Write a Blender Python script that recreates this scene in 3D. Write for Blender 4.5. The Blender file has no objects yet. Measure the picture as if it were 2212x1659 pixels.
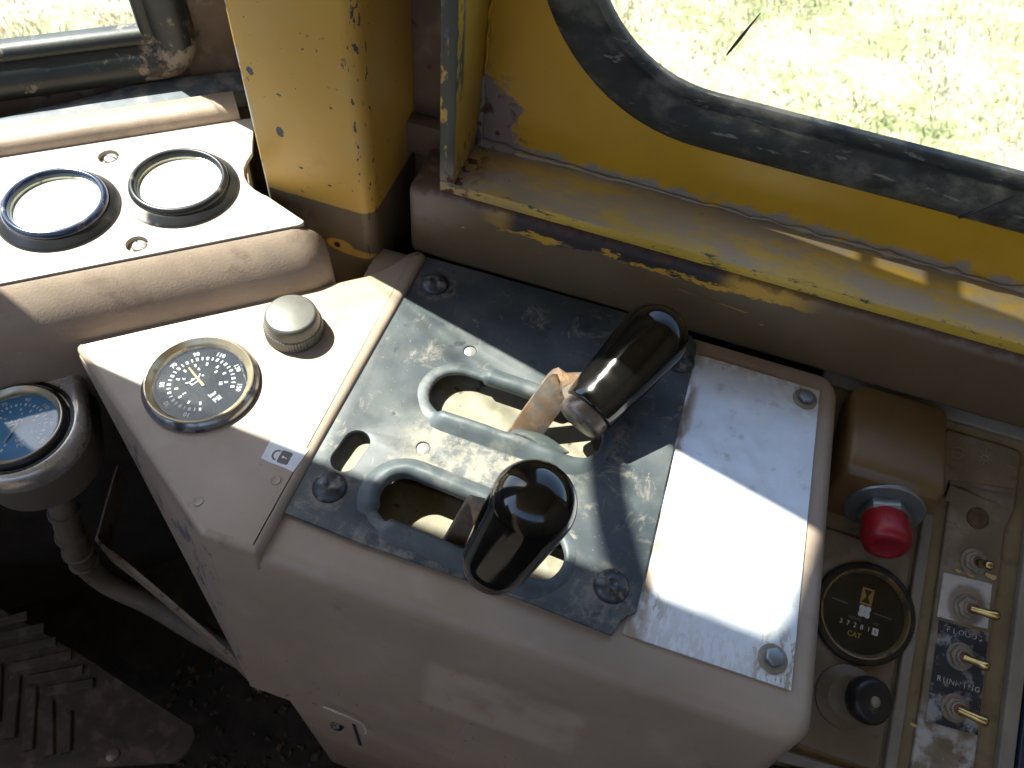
import bpy, bmesh, math, random
from mathutils import Vector, Matrix
from mathutils import noise as mnoise
R = math.radians
S = 0.001            # everything below is written in millimetres; z = 0 is the top of the console
scene = bpy.context.scene
col = scene.collection
random.seed(7)

# ------------------------------------------------------------------ camera
cam = bpy.data.objects.new('camera', bpy.data.cameras.new('camera'))
col.objects.link(cam)
yaw, pitch, roll = R(-10.6326), R(55.2855), R(-8.3003)
fw = Vector((math.sin(yaw)*math.cos(pitch), math.cos(yaw)*math.cos(pitch), -math.sin(pitch)))
rt = Vector((math.cos(yaw), -math.sin(yaw), 0))
dn = fw.cross(rt)
rt2 = math.cos(roll)*rt + math.sin(roll)*dn
dn2 = -math.sin(roll)*rt + math.cos(roll)*dn
m = Matrix((rt2, -dn2, -fw)).transposed().to_4x4()
m.translation = (0, 0, 0.34)
cam.matrix_world = m
cam.data.sensor_width = 36
cam.data.lens = 1656.5/2212*36
cam.data.clip_start = 0.01
cam.data.clip_end = 500
cam.data.dof.use_dof = True
cam.data.dof.focus_distance = 0.36
cam.data.dof.aperture_fstop = 18
scene.camera = cam

# ------------------------------------------------------------------ light
SUN = Vector((0.69, -0.18, -1.0)).normalized()       # the way the sunlight travels
world = bpy.data.worlds.new('World'); scene.world = world
world.use_nodes = True
wn = world.node_tree.nodes; wl = world.node_tree.links
sky = wn.new('ShaderNodeTexSky'); sky.sky_type = 'NISHITA'; sky.sun_disc = False
sky.sun_elevation = math.asin(-SUN.z)
sky.sun_rotation = math.atan2(-SUN.x, -SUN.y)
wl.new(sky.outputs[0], wn['Background'].inputs[0])
wn['Background'].inputs[1].default_value = 0.085
sd = bpy.data.lights.new('sun', 'SUN'); sd.energy = 3.7; sd.angle = R(0.5); sd.color = (1.0, 0.95, 0.86)
sun = bpy.data.objects.new('sun', sd); col.objects.link(sun)
sun.rotation_euler = SUN.to_track_quat('-Z', 'Y').to_euler()
sun.location = (-3, 1, 5)
scene.view_settings.view_transform = 'Standard'
scene.view_settings.look = 'None'
scene.view_settings.gamma = 1
scene.view_settings.exposure = 2.5
scene.cycles.max_bounces = 10
scene.cycles.transparent_max_bounces = 12
scene.cycles.caustics_reflective = False
scene.cycles.sample_clamp_indirect = 6

# ------------------------------------------------------------------ materials
class NB:
    def __init__(s, name):
        s.mat = bpy.data.materials.new(name); s.mat.use_nodes = True
        s.nt = s.mat.node_tree; s.N = s.nt.nodes; s.L = s.nt.links
        s.b = s.N['Principled BSDF']
        g = s.N.new('ShaderNodeNewGeometry')
        v = s.N.new('ShaderNodeVectorMath'); v.operation = 'SCALE'; v.inputs['Scale'].default_value = 1000
        s.L.new(g.outputs['Position'], v.inputs[0]); s.pos = v.outputs[0]; s.geo = g
        x = s.N.new('ShaderNodeSeparateXYZ'); s.L.new(s.pos, x.inputs[0]); s.xyz = x
        nx = s.N.new('ShaderNodeSeparateXYZ'); s.L.new(g.outputs['Normal'], nx.inputs[0]); s.nrm = nx
    def put(s, sock, v):
        if isinstance(v, (int, float)): sock.default_value = v
        elif isinstance(v, tuple): sock.default_value = v if len(v) == 4 or sock.type == 'VECTOR' else (*v, 1)
        else: s.L.new(v, sock)
    def math(s, op, a, b=0.0, clamp=False):
        n = s.N.new('ShaderNodeMath'); n.operation = op; n.use_clamp = clamp
        s.put(n.inputs[0], a); s.put(n.inputs[1], b); return n.outputs[0]
    def mul(s, a, b): return s.math('MULTIPLY', a, b)
    def add(s, a, b): return s.math('ADD', a, b)
    def sub(s, a, b): return s.math('SUBTRACT', a, b)
    def inv(s, a): return s.math('SUBTRACT', 1.0, a)
    def maxi(s, a, b): return s.math('MAXIMUM', a, b)
    def axis(s, k): return s.xyz.outputs[k]
    def noise(s, size, detail=4.0, stretch=(1, 1, 1), off=0.0, rough=0.55, distort=0.0):
        v = s.N.new('ShaderNodeVectorMath'); v.operation = 'MULTIPLY_ADD'
        s.L.new(s.pos, v.inputs[0]); v.inputs[1].default_value = tuple(1/(size*q) for q in stretch)
        v.inputs[2].default_value = (off, off*1.7, -off)
        n = s.N.new('ShaderNodeTexNoise'); s.L.new(v.outputs[0], n.inputs['Vector'])
        n.inputs['Scale'].default_value = 1; n.inputs['Detail'].default_value = detail
        n.inputs['Roughness'].default_value = rough; n.inputs['Distortion'].default_value = distort
        return n.outputs['Fac']
    def step(s, v, lo, hi):
        n = s.N.new('ShaderNodeMapRange'); n.interpolation_type = 'SMOOTHSTEP'
        s.put(n.inputs['Value'], v)
        if lo > hi:
            n.inputs['From Min'].default_value = hi; n.inputs['From Max'].default_value = lo
            n.inputs['To Min'].default_value = 1; n.inputs['To Max'].default_value = 0
        else:
            n.inputs['From Min'].default_value = lo; n.inputs['From Max'].default_value = hi
        return n.outputs[0]
    def band(s, v, lo, hi, soft):
        return s.mul(s.step(v, lo-soft, lo+soft), s.step(v, hi+soft, hi-soft))
    def ragged(s, c, r, size=2.5, amp=1.4):
        b = s.blob(c, tuple(q*1.6 for q in r), 0.999)
        return s.step(s.add(b, s.mul(s.sub(s.noise(size, 3, off=c[0]), 0.5), amp)), 0.36, 0.44)
    def blob(s, c, r, soft=0.4):
        v = s.N.new('ShaderNodeVectorMath'); v.operation = 'SUBTRACT'; s.L.new(s.pos, v.inputs[0]); v.inputs[1].default_value = c
        w = s.N.new('ShaderNodeVectorMath'); w.operation = 'DIVIDE'; s.L.new(v.outputs[0], w.inputs[0])
        w.inputs[1].default_value = r if isinstance(r, tuple) else (r, r, r)
        l = s.N.new('ShaderNodeVectorMath'); l.operation = 'LENGTH'; s.L.new(w.outputs[0], l.inputs[0])
        return s.step(l.outputs['Value'], 1.0, 1.0-soft)
    def mixc(s, f, a, b):
        n = s.N.new('ShaderNodeMix'); n.data_type = 'RGBA'
        s.put(n.inputs['Factor'], f); s.put(n.inputs[6], a); s.put(n.inputs[7], b); return n.outputs[2]
    def mixf(s, f, a, b):
        n = s.N.new('ShaderNodeMix'); n.data_type = 'FLOAT'
        s.put(n.inputs[0], f); s.put(n.inputs[2], a); s.put(n.inputs[3], b); return n.outputs[0]

def mk(name, base, rough=0.5, metal=0.0, spec=0.5, coat=0.0, vary=0.12, vsize=40, bump=None, layers=(), rvary=0.0, bumps=()):
    """base colour with a soft mottling, then layers (colour, roughness, metallic, mask function), then fine relief"""
    n = NB(name); c = base
    if vary:
        d = n.step(n.noise(vsize, 6), 0.25, 0.75)
        lo = tuple(q*(1-vary) for q in base); hi = tuple(min(1, q*(1+vary)) for q in base)
        c = n.mixc(d, lo, hi)
    r = rough
    if rvary: r = n.mixf(n.step(n.noise(vsize*0.5, 5, off=3), 0.3, 0.7), max(0.02, rough-rvary), min(1, rough+rvary))
    mt = metal
    for (lc, lr, lm, fn) in layers:
        k = fn(n); c = n.mixc(k, c, lc); r = n.mixf(k, r, lr); mt = n.mixf(k, mt, lm)
    n.put(n.b.inputs['Base Color'], c); n.put(n.b.inputs['Roughness'], r); n.put(n.b.inputs['Metallic'], mt)
    n.b.inputs['Specular IOR Level'].default_value = spec
    n.b.inputs['Coat Weight'].default_value = coat; n.b.inputs['Coat Roughness'].default_value = 0.04
    prev = None
    for (size, strength, dist, kw) in ([(*bump, {})] if bump else []) + list(bumps):
        bn = n.N.new('ShaderNodeBump'); bn.inputs['Strength'].default_value = strength; bn.inputs['Distance'].default_value = dist*S
        h = kw['fn'](n) if 'fn' in kw else n.noise(size, 5, **kw)
        n.put(bn.inputs['Height'], h)
        if prev: n.L.new(prev, bn.inputs['Normal'])
        prev = bn.outputs[0]
    if prev: n.L.new(prev, n.b.inputs['Normal'])
    return n.mat

DUST = (0.34, 0.29, 0.225)
RUST = (0.16, 0.065, 0.03)
def specks(size, lo, hi, off=0, **k): return lambda n: n.step(n.noise(size, 3, off=off, **k), lo, hi)

M = {}
M['taupe'] = mk('taupe_paint', (0.360, 0.283, 0.214), 0.42, vary=0.10, vsize=60, rvary=0.08, bump=(1.6, 0.12, 0.25), layers=[
    ((0.42, 0.345, 0.28), 0.5, 0, lambda n: n.mul(n.step(n.noise(22, 6, off=2), 0.55, 0.72), 0.45)),
    ((0.19, 0.135, 0.10), 0.55, 0, lambda n: n.mul(n.step(n.noise(30, 7, off=9, rough=0.7), 0.60, 0.74), 0.5)),
    ((0.12, 0.10, 0.09), 0.6, 0, specks(2.6, 0.735, 0.77, 5)),
    # long dark scuffs down the slanted wing wall
    ((0.13, 0.125, 0.14), 0.6, 0, lambda n: n.mul(n.mul(n.step(n.noise(3.4, 5, (4.5, 2.2, 8.0), 11, rough=0.65), 0.55, 0.64), n.step(n.axis('X'), -146, -152)), n.step(n.axis('Z'), 1, -6))),
    # reflected sun painted as a paler front patch; the orange scuffs are wear
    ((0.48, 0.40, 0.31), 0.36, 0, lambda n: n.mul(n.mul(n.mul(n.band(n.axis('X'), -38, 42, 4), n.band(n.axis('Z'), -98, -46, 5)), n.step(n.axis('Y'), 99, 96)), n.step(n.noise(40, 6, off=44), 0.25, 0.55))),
    ((0.40, 0.24, 0.12), 0.5, 0, lambda n: n.mul(n.mul(n.mul(n.step(n.noise(9, 6, (1, 1, 2.2), 21), 0.56, 0.70), n.band(n.axis('X'), -40, 45, 10)), n.band(n.axis('Z'), -120, -30, 12)), 0.55)),
    (RUST, 0.8, 0, lambda n: n.mul(n.step(n.noise(5, 5, off=4), 0.66, 0.72), n.step(n.axis('Z'), -60, -160))),
])
M['taupe_dash'] = mk('taupe_dash_paint', (0.34, 0.265, 0.20), 0.5, vary=0.12, vsize=35, bump=(1.1, 0.35, 0.35), layers=[
    ((0.17, 0.115, 0.085), 0.6, 0, lambda n: n.mul(n.step(n.noise(26, 7, off=6, rough=0.65), 0.5, 0.72), 0.7)),
    ((0.55, 0.50, 0.44), 0.5, 0, specks(2.0, 0.70, 0.76, 8)),
])
M['dash_plate'] = mk('pale_dash_plate', (0.50, 0.45, 0.40), 0.45, vary=0.06, bump=(1.4, 0.1, 0.2), layers=[
    ((0.2, 0.17, 0.14), 0.6, 0, specks(4, 0.70, 0.76, 4))])
M['plate'] = mk('charcoal_rubber', (0.044, 0.056, 0.063), 0.48, vary=0.16, vsize=30, rvary=0.1, bump=(2.2, 0.10, 0.25), layers=[
    ((0.165, 0.175, 0.165), 0.6, 0, lambda n: n.mul(n.step(n.noise(60, 9, off=3, rough=0.62), 0.42, 0.74), 0.55)),
    ((0.26, 0.235, 0.19), 0.7, 0, lambda n: n.mul(n.step(n.noise(17, 9, off=7, rough=0.74, distort=0.8), 0.545, 0.66), 0.62)),
    # pale dust ground in between the two slots and in front of the front one
    ((0.30, 0.27, 0.205), 0.75, 0, lambda n: n.mul(n.mul(n.mul(n.step(n.noise(13, 10, off=31, rough=0.76), 0.40, 0.62), n.band(n.axis('Y'), 164, 193, 8)), n.band(n.axis('X'), -84, 4, 14)), 0.85)),
    ((0.27, 0.245, 0.20), 0.75, 0, lambda n: n.mul(n.mul(n.step(n.noise(9, 8, off=13, rough=0.72), 0.46, 0.66), n.step(n.axis('Y'), 133, 121)), 0.75)),
    ((0.25, 0.22, 0.175), 0.75, 0, lambda n: n.mul(n.mul(n.step(n.noise(7, 8, off=23, rough=0.72), 0.42, 0.62), n.maxi(n.maxi(n.blob((-106.3, 280.6, 3), 15, 0.5), n.blob((-107, 141, 3), 14, 0.5)), n.maxi(n.blob((33.3, 138.5, 3), 14, 0.5), n.blob((16, 212, 3), 17, 0.6)))), 0.85)),
    ((0.022, 0.030, 0.038), 0.42, 0, lambda n: n.mul(n.step(n.noise(13, 5, off=17), 0.63, 0.68), 0.75)),
    ((0.40, 0.36, 0.28), 0.7, 0, lambda n: n.mul(n.step(n.noise(1.3, 3, off=3), 0.70, 0.76), 0.7)),
    ((0.30, 0.27, 0.22), 0.7, 0, lambda n: n.mul(n.step(n.noise(2.0, 4, (1, 6, 1), 37, distort=0.4), 0.68, 0.74), 0.5)),
])
M['lip'] = mk('curled_rubber', (0.070, 0.086, 0.092), 0.52, vary=0.15, vsize=18, rvary=0.08, bump=(2.0, 0.15, 0.25), layers=[
    ((0.20, 0.20, 0.18), 0.65, 0, lambda n: n.mul(n.step(n.noise(16, 8, off=6, rough=0.7), 0.48, 0.70), 0.55)),
    ((0.03, 0.035, 0.04), 0.5, 0, lambda n: n.step(n.noise(2.2, 4, (0.5, 6, 1), 51), 0.70, 0.73))])
M['tray'] = mk('dusty_tray_floor', (0.24, 0.22, 0.16), 0.75, vary=0.2, vsize=15, bump=(4, 0.3, 0.6), layers=[
    ((0.29, 0.275, 0.21), 0.8, 0, specks(12, 0.5, 0.62, 2)), ((0.10, 0.08, 0.06), 0.7, 0, specks(14, 0.64, 0.67, 9))])
M['alu'] = mk('scuffed_aluminium', (0.74, 0.77, 0.79), 0.42, 0.4, vary=0.06, vsize=14, rvary=0.06,
    bumps=[(2, 0.06, 0.15, dict(stretch=(0.35, 12, 1), off=2)), (14, 0.04, 0.4, {})], layers=[
    ((0.50, 0.50, 0.48), 0.6, 0.3, lambda n: n.mul(n.step(n.noise(10, 7, off=5, rough=0.7), 0.56, 0.68), 0.7)),
    ((0.34, 0.30, 0.22), 0.75, 0, lambda n: n.mul(n.mul(n.step(n.noise(5, 6, (0.7, 2, 1), 8, rough=0.7), 0.5, 0.58), n.step(n.axis('Y'), 152, 134)), n.maxi(n.step(n.axis('X'), 92, 108), n.mul(n.step(n.axis('X'), 66, 54), 0.8)))),
    ((0.62, 0.62, 0.60), 0.7, 0.1, lambda n: n.mul(n.mul(n.step(n.noise(4, 6, (0.6, 1.8, 1), 15), 0.46, 0.54), n.step(n.axis('Y'), 142, 124)), 0.9)),
    ((0.33, 0.26, 0.19), 0.8, 0, lambda n: n.mul(n.step(n.axis('X'), 56, 49), n.step(n.noise(10, 6, (1, 2.5, 1), 4), 0.42, 0.6))),
    ((0.55, 0.53, 0.48), 0.75, 0, lambda n: n.mul(n.maxi(n.step(n.axis('Y'), 276, 288), n.blob((111, 278, 2), 15, 0.7)), n.step(n.noise(6, 6, off=12), 0.38, 0.55))),
])
M['post'] = mk('post_yellow_paint', (0.57, 0.335, 0.062), 0.42, vary=0.07, vsize=80, bump=(2.4, 0.06, 0.3), layers=[
    ((0.50, 0.37, 0.16), 0.55, 0, lambda n: n.mul(n.step(n.noise(50, 6, off=2), 0.45, 0.7), 0.45)),
    ((0.50, 0.24, 0.05), 0.5, 0, lambda n: n.mul(n.step(n.noise(20, 6, off=6), 0.62, 0.75), 0.35)),
    # brown lower coat with a masked edge, and the brush of brown that strays over it
    ((0.150, 0.108, 0.062), 0.5, 0, lambda n: n.step(n.add(n.axis('Z'), n.mul(n.sub(n.noise(9, 3, off=5), 0.5), 1.4)), 35.2, 34.2)),
    ((0.27, 0.25, 0.24), 0.65, 0, lambda n: n.mul(n.mul(n.step(n.noise(20, 7, off=8), 0.42, 0.62), n.step(n.axis('Z'), 32, 22)), n.step(n.axis('X'), -168, -190))),
    # yellow showing where the brown was scraped off round the bolt hole
    ((0.56, 0.34, 0.05), 0.45, 0, lambda n: n.maxi(n.blob((-169, 288, 4), (9, 30, 5.2), 0.15), n.mul(n.blob((-160, 288, 1), (14, 30, 3.4), 0.2), 1.0))),
    # chips along the bent corner and the outer edge
    ((0.075, 0.065, 0.075), 0.6, 0.2, lambda n: n.mul(n.step(n.noise(5.2, 4, (0.6, 0.6, 1.6), 12), 0.605, 0.62), n.mul(n.band(n.axis('X'), -153, -144, 1.5), n.step(n.axis('Y'), 300, 295)))),
    ((0.10, 0.08, 0.085), 0.6, 0.1, lambda n: n.mul(n.step(n.noise(3.4, 3, (1.0, 1, 1.2), 40), 0.70, 0.715), n.step(n.axis('Z'), 36, 40))),
    ((0.06, 0.06, 0.07), 0.6, 0.2, lambda n: n.mul(n.step(n.noise(4, 3, (1, 1, 2.2), 22), 0.52, 0.55), n.step(n.axis('X'), -208.6, -209.8))),
    ((0.5, 0.47, 0.38), 0.6, 0, lambda n: n.mul(n.step(n.axis('X'), -208.3, -209.6), n.step(n.noise(18, 3, off=2), 0.42, 0.55))),
    ((0.07, 0.06, 0.075), 0.6, 0, lambda n: n.maxi(n.maxi(n.ragged((-194.5, 288, 77), (2.2, 9, 3.6)), n.ragged((-204.5, 288, 109), (2.0, 9, 2.8))), n.maxi(n.ragged((-186, 288, 56), (1.5, 9, 0.9)), n.ragged((-170, 288, 49), (1.2, 9, 0.8))))),
])
M['yellow'] = mk('wall_yellow_paint', (0.52, 0.29, 0.018), 0.34, vary=0.06, vsize=60, bump=(2.2, 0.05, 0.3), layers=[
    ((0.42, 0.22, 0.03), 0.5, 0, lambda n: n.mul(n.step(n.noise(40, 6, off=3), 0.5, 0.72), 0.4)),
    ((0.30, 0.245, 0.18), 0.65, 0, lambda n: n.mul(n.step(n.sub(n.axis('Z'), n.mul(n.sub(n.noise(16, 6, off=5), 0.5), 26)), 64.5, 60.5), n.step(n.axis('Y'), 338, 341))),
    # rust and filth in the corner of jamb, panel and sill
    ((0.235, 0.19, 0.165), 0.85, 0, lambda n: n.step(n.add(n.blob((-104, 345, 56), (44, 40, 74), 0.95), n.mul(n.sub(n.noise(11, 7, off=8, rough=0.7), 0.5), 1.5)), 0.34, 0.50)),
    ((0.10, 0.035, 0.018), 0.9, 0, lambda n: n.mul(n.step(n.noise(7.5, 6, off=14), 0.56, 0.63), n.blob((-100, 345, 62), (34, 36, 52), 0.8))),
    ((0.07, 0.085, 0.10), 0.7, 0, lambda n: n.mul(n.step(n.noise(4.5, 5, (1, 1, 2.4), 18), 0.53, 0.58), n.blob((-104, 338, 80), (7, 20, 66), 0.7))),
])
M['jamb'] = mk('jamb_yellow_paint', (0.50, 0.325, 0.05), 0.42, vary=0.1, vsize=40, bump=(2.0, 0.1, 0.3), layers=[
    ((0.055, 0.085, 0.105), 0.55, 0, lambda n: n.mul(n.step(n.noise(5.5, 4, (1, 1.1, 3.2), 5), 0.47, 0.52), n.mul(n.step(n.axis('Y'), 317, 313), n.step(n.axis('Z'), 92, 122)))),
    ((0.045, 0.055, 0.05), 0.5, 0.1, lambda n: n.mul(n.step(n.axis('Y'), 305.9, 305.2), n.maxi(n.step(n.noise(5, 4, (1, 1, 1.8), 9), 0.42, 0.50), n.step(n.axis('X'), -109.4, -108.6)))),
    ((0.235, 0.19, 0.16), 0.85, 0, lambda n: n.mul(n.step(n.axis('Z'), 80, 60), n.step(n.noise(10, 6, off=4), 0.40, 0.58))),
    ((0.10, 0.035, 0.018), 0.9, 0, lambda n: n.mul(n.step(n.axis('Z'), 86, 62), n.step(n.noise(5, 6, (1, 1, 2), 6), 0.56, 0.63))),
])
M['sill'] = mk('sill_worn_yellow_paint', (0.58, 0.375, 0.055), 0.40, vary=0.08, vsize=40, rvary=0.1, bump=(3, 0.1, 0.3), layers=[
    # grey undercoat worn through along the middle, in fine streaks
    ((0.37, 0.315, 0.25), 0.50, 0, lambda n: n.mul(n.step(n.add(n.noise(28, 10, (2.4, 0.9, 1), 6, rough=0.78), n.mul(n.band(n.axis('Y'), 310, 326, 10), 0.06)), 0.46, 0.58), n.mul(n.step(n.axis('Z'), 57, 57.9), 0.8))),
    ((0.28, 0.21, 0.15), 0.75, 0, lambda n: n.mul(n.mul(n.step(n.axis('X'), -35, -105), n.step(n.noise(26, 8, off=8), 0.32, 0.60)), 0.9)),
    ((0.31, 0.25, 0.18), 0.8, 0, lambda n: n.mul(n.step(n.axis('Y'), 330, 343), n.step(n.noise(30, 8, (2.5, 1, 1), 2, rough=0.65), 0.25, 0.6))),
    ((0.06, 0.075, 0.045), 0.55, 0, lambda n: n.mul(n.step(n.noise(5, 8, (3.2, 1, 1), 14, rough=0.7), 0.57, 0.62), n.band(n.axis('Y'), 304, 307, 0.8))),
    ((0.10, 0.035, 0.018), 0.9, 0, lambda n: n.maxi(n.step(n.noise(4, 4, off=9), 0.735, 0.755), n.mul(n.step(n.noise(6, 5, off=19), 0.52, 0.58), n.step(n.axis('X'), -88, -104)))),
])
M['brown'] = mk('brown_paint', (0.135, 0.090, 0.045), 0.45, vary=0.12, vsize=50, bump=(2.6, 0.1, 0.3), layers=[
    ((0.25, 0.20, 0.16), 0.6, 0, lambda n: n.mul(n.mul(n.step(n.axis('X'), -85, -128), n.step(n.axis('Z'), 12, 36)), n.step(n.noise(30, 7, off=4), 0.30, 0.58))),
    ((0.155, 0.115, 0.07), 0.6, 0, lambda n: n.mul(n.step(n.noise(45, 8, off=7), 0.46, 0.70), 0.4)),
    ((0.18, 0.14, 0.10), 0.6, 0, lambda n: n.mul(n.step(n.axis('Z'), 42, 48), n.step(n.noise(20, 7, (2, 1, 1), 41), 0.36, 0.6))),
    # flaked strip under the sill: ragged yellow undercoat round islands of dark primer, sinking to the right
    ((0.56, 0.31, 0.035), 0.45, 0, lambda n: n.mul(n.step(n.add(n.add(n.axis('Z'), n.mul(n.axis('X'), -0.03)), n.mul(n.sub(n.noise(22, 10, (2.2, 1, 1), 3, rough=0.72), 0.5), 40)), 38.2, 39.2), n.band(n.axis('X'), -78, 92, 14))),
    ((0.036, 0.026, 0.024), 0.6, 0.1, lambda n: n.mul(n.step(n.add(n.axis('Z'), n.mul(n.sub(n.noise(18, 10, (2.8, 1, 1), 11, rough=0.74), 0.5), 54)), 42.4, 43.2), n.band(n.axis('X'), -74, 50, 8))),
    ((0.12, 0.055, 0.03), 0.85, 0, lambda n: n.mul(n.step(n.add(n.axis('Z'), n.mul(n.sub(n.noise(12, 7, off=15), 0.5), 16)), 46, 48.5), 0.7)),
    ((0.50, 0.30, 0.06), 0.5, 0, lambda n: n.mul(n.step(n.noise(4, 4, (2, 1, 1), 27), 0.71, 0.74), n.band(n.axis('X'), -130, 110, 20))),
    ((0.27, 0.21, 0.16), 0.6, 0, lambda n: n.mul(n.step(n.noise(3.0, 4, (2.0, 1, 0.6), 33), 0.70, 0.75), 0.7)),
])
M['brown_wall'] = mk('brown_wall_paint', (0.155, 0.105, 0.07), 0.6, vary=0.2, vsize=25, bump=(3, 0.2, 0.4), layers=[
    ((0.06, 0.045, 0.04), 0.7, 0, lambda n: n.step(n.noise(14, 7, off=4), 0.60, 0.68)),
    (DUST, 0.8, 0, lambda n: n.mul(n.step(n.noise(18, 7, off=9), 0.50, 0.72), 0.5))])
M['rubber'] = mk('window_rubber', (0.021, 0.023, 0.019), 0.62, vary=0.3, vsize=20, rvary=0.12, bump=(4, 0.2, 0.5), layers=[
    ((0.20, 0.185, 0.15), 0.85, 0, lambda n: n.mul(n.step(n.noise(26, 9, (1.6, 1, 1), 5, rough=0.68), 0.44, 0.70), 0.75)),
    ((0.30, 0.27, 0.22), 0.8, 0, lambda n: n.mul(n.step(n.noise(5, 6, (3, 1, 0.7), 9), 0.62, 0.70), 0.6))])
M['rubber_muddy'] = mk('muddy_window_rubber', (0.016, 0.020, 0.018), 0.45, vary=0.3, vsize=20, bump=(4, 0.2, 0.5), layers=[
    ((0.26, 0.22, 0.17), 0.85, 0, lambda n: n.mul(n.step(n.add(n.noise(13, 8, off=5, rough=0.7), n.mul(n.blob((-303, 356, 46), 50, 1.0), 0.22)), 0.60, 0.70), 0.95)),
    ((0.16, 0.08, 0.05), 0.85, 0, lambda n: n.mul(n.step(n.noise(8, 6, off=15), 0.58, 0.66), n.blob((-303, 356, 50), 34, 0.8)))])
M['strip'] = mk('grey_seal_strip', (0.075, 0.095, 0.115), 0.55, vary=0.25, vsize=14, bump=(3, 0.2, 0.4), layers=[
    ((0.28, 0.27, 0.25), 0.75, 0, lambda n: n.mul(n.step(n.noise(14, 7, off=6), 0.46, 0.66), 0.7))])
M['knob'] = mk('black_gloss_plastic', (0.0045, 0.005, 0.005), 0.11, vary=0, coat=0.25, rvary=0.07, vsize=24, bump=(3, 0.03, 0.1), layers=[
    ((0.10, 0.095, 0.08), 0.5, 0, lambda n: n.mul(n.step(n.noise(0.9, 2, off=4), 0.735, 0.77), 0.6)),
    ((0.014, 0.012, 0.010), 0.26, 0, lambda n: n.mul(n.step(n.noise(14, 6, off=9), 0.5, 0.7), 0.6))])
M['rusty'] = mk('rusty_bracket_steel', (0.17, 0.145, 0.115), 0.55, 0.3, vary=0.25, vsize=8, bump=(2.5, 0.35, 0.4), layers=[
    ((0.17, 0.095, 0.05), 0.8, 0, lambda n: n.mul(n.step(n.noise(11, 7, off=2), 0.42, 0.62), 0.9)),
    ((0.27, 0.17, 0.09), 0.8, 0, lambda n: n.mul(n.step(n.noise(5, 6, off=12), 0.55, 0.66), 0.8)),
    ((0.22, 0.07, 0.045), 0.7, 0, specks(3.5, 0.66, 0.70, 5))])
M['collar'] = mk('dull_collar_steel', (0.20, 0.175, 0.155), 0.4, 0.7, vary=0.3, vsize=9, bump=(2, 0.2, 0.3), layers=[
    ((0.15, 0.085, 0.06), 0.8, 0, lambda n: n.step(n.noise(7, 6, off=4), 0.54, 0.64))])
M['bolt'] = mk('dark_bolt', (0.055, 0.06, 0.07), 0.36, 0.35, vary=0.3, vsize=6, bump=(2, 0.25, 0.3), layers=[
    (DUST, 0.8, 0, lambda n: n.mul(n.step(n.noise(5, 6, off=8), 0.52, 0.68), 0.7))])
M['chrome'] = mk('worn_chrome', (0.62, 0.60, 0.57), 0.28, 0.65, vary=0.06, vsize=20, rvary=0.06, layers=[
    ((0.30, 0.27, 0.23), 0.5, 0.5, lambda n: n.mul(n.step(n.noise(16, 7, off=5), 0.54, 0.74), 0.5)),
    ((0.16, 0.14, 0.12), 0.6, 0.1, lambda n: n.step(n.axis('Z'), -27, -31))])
M['brass_rim'] = mk('brassy_bezel', (0.60, 0.52, 0.36), 0.32, 0.8, vary=0.15, vsize=8, layers=[
    ((0.14, 0.11, 0.07), 0.6, 0.2, lambda n: n.mul(n.step(n.noise(7, 6, off=3), 0.56, 0.68), 0.7))])
M['brass_dark'] = mk('dull_brass', (0.34, 0.27, 0.15), 0.35, 0.9, vary=0.2, vsize=8, layers=[
    ((0.06, 0.05, 0.035), 0.6, 0.2, lambda n: n.step(n.noise(12, 6, off=3), 0.48, 0.62))])
M['bezel_grime'] = mk('grimy_bezel', (0.34, 0.35, 0.36), 0.28, 0.9, vary=0.2, vsize=9, layers=[
    ((0.035, 0.04, 0.045), 0.5, 0.1, lambda n: n.step(n.noise(16, 6, off=9), 0.50, 0.60))])
M['gunmetal'] = mk('grey_knob_metal', (0.15, 0.15, 0.135), 0.40, 0.45, vary=0.1, vsize=6, bump=(1.0, 0.1, 0.1))
M['black'] = mk('black_plastic', (0.012, 0.013, 0.015), 0.36, vary=0.2, vsize=12, layers=[
    (DUST, 0.8, 0, lambda n: n.mul(n.step(n.noise(9, 7, off=4), 0.60, 0.76), 0.3))])
M['blue_black'] = mk('blue_black_ring', (0.014, 0.024, 0.055), 0.22, vary=0.2, vsize=12, coat=0.3, layers=[
    (DUST, 0.8, 0, lambda n: n.mul(n.step(n.noise(7, 7, off=7), 0.58, 0.72), 0.4))])
M['grey_flange'] = mk('dusty_flange', (0.016, 0.018, 0.02), 0.4, vary=0.15, vsize=10, layers=[
    ((0.40, 0.37, 0.32), 0.5, 0, lambda n: n.step(n.add(n.axis('X'), n.mul(n.noise(9, 6, off=7), 22)), -236, -246))])
M['fog'] = mk('fogged_lens', (0.46, 0.52, 0.51), 0.22, vary=0.05, vsize=14, coat=0.5)
M['dial'] = mk('black_dial', (0.006, 0.0075, 0.009), 0.7, spec=0.15, vary=0.2, vsize=6, layers=[
    ((0.045, 0.04, 0.033), 0.8, 0, lambda n: n.mul(n.step(n.noise(10, 8, off=4, rough=0.7), 0.56, 0.76), 0.35))])
M['dial_sky_reflection'] = mk('painted_sky_dial', (0.06, 0.25, 0.52), 0.4, vary=0.15, vsize=10)  # sky reflection in the glass, painted as blue on the dial
M['print_white'] = mk('white_print', (0.75, 0.77, 0.76), 0.6, vary=0.05)
M['print_grey'] = mk('worn_grey_print', (0.42, 0.43, 0.42), 0.6, vary=0.3, vsize=3, layers=[((0.06, 0.07, 0.09), 0.6, 0, specks(2.6, 0.55, 0.62, 3))])
M['print_dim'] = mk('worn_print', (0.20, 0.21, 0.22), 0.6, vary=0.3, vsize=4)
M['print_yellow'] = mk('yellow_print', (0.42, 0.24, 0.05), 0.6, vary=0.1)
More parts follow.
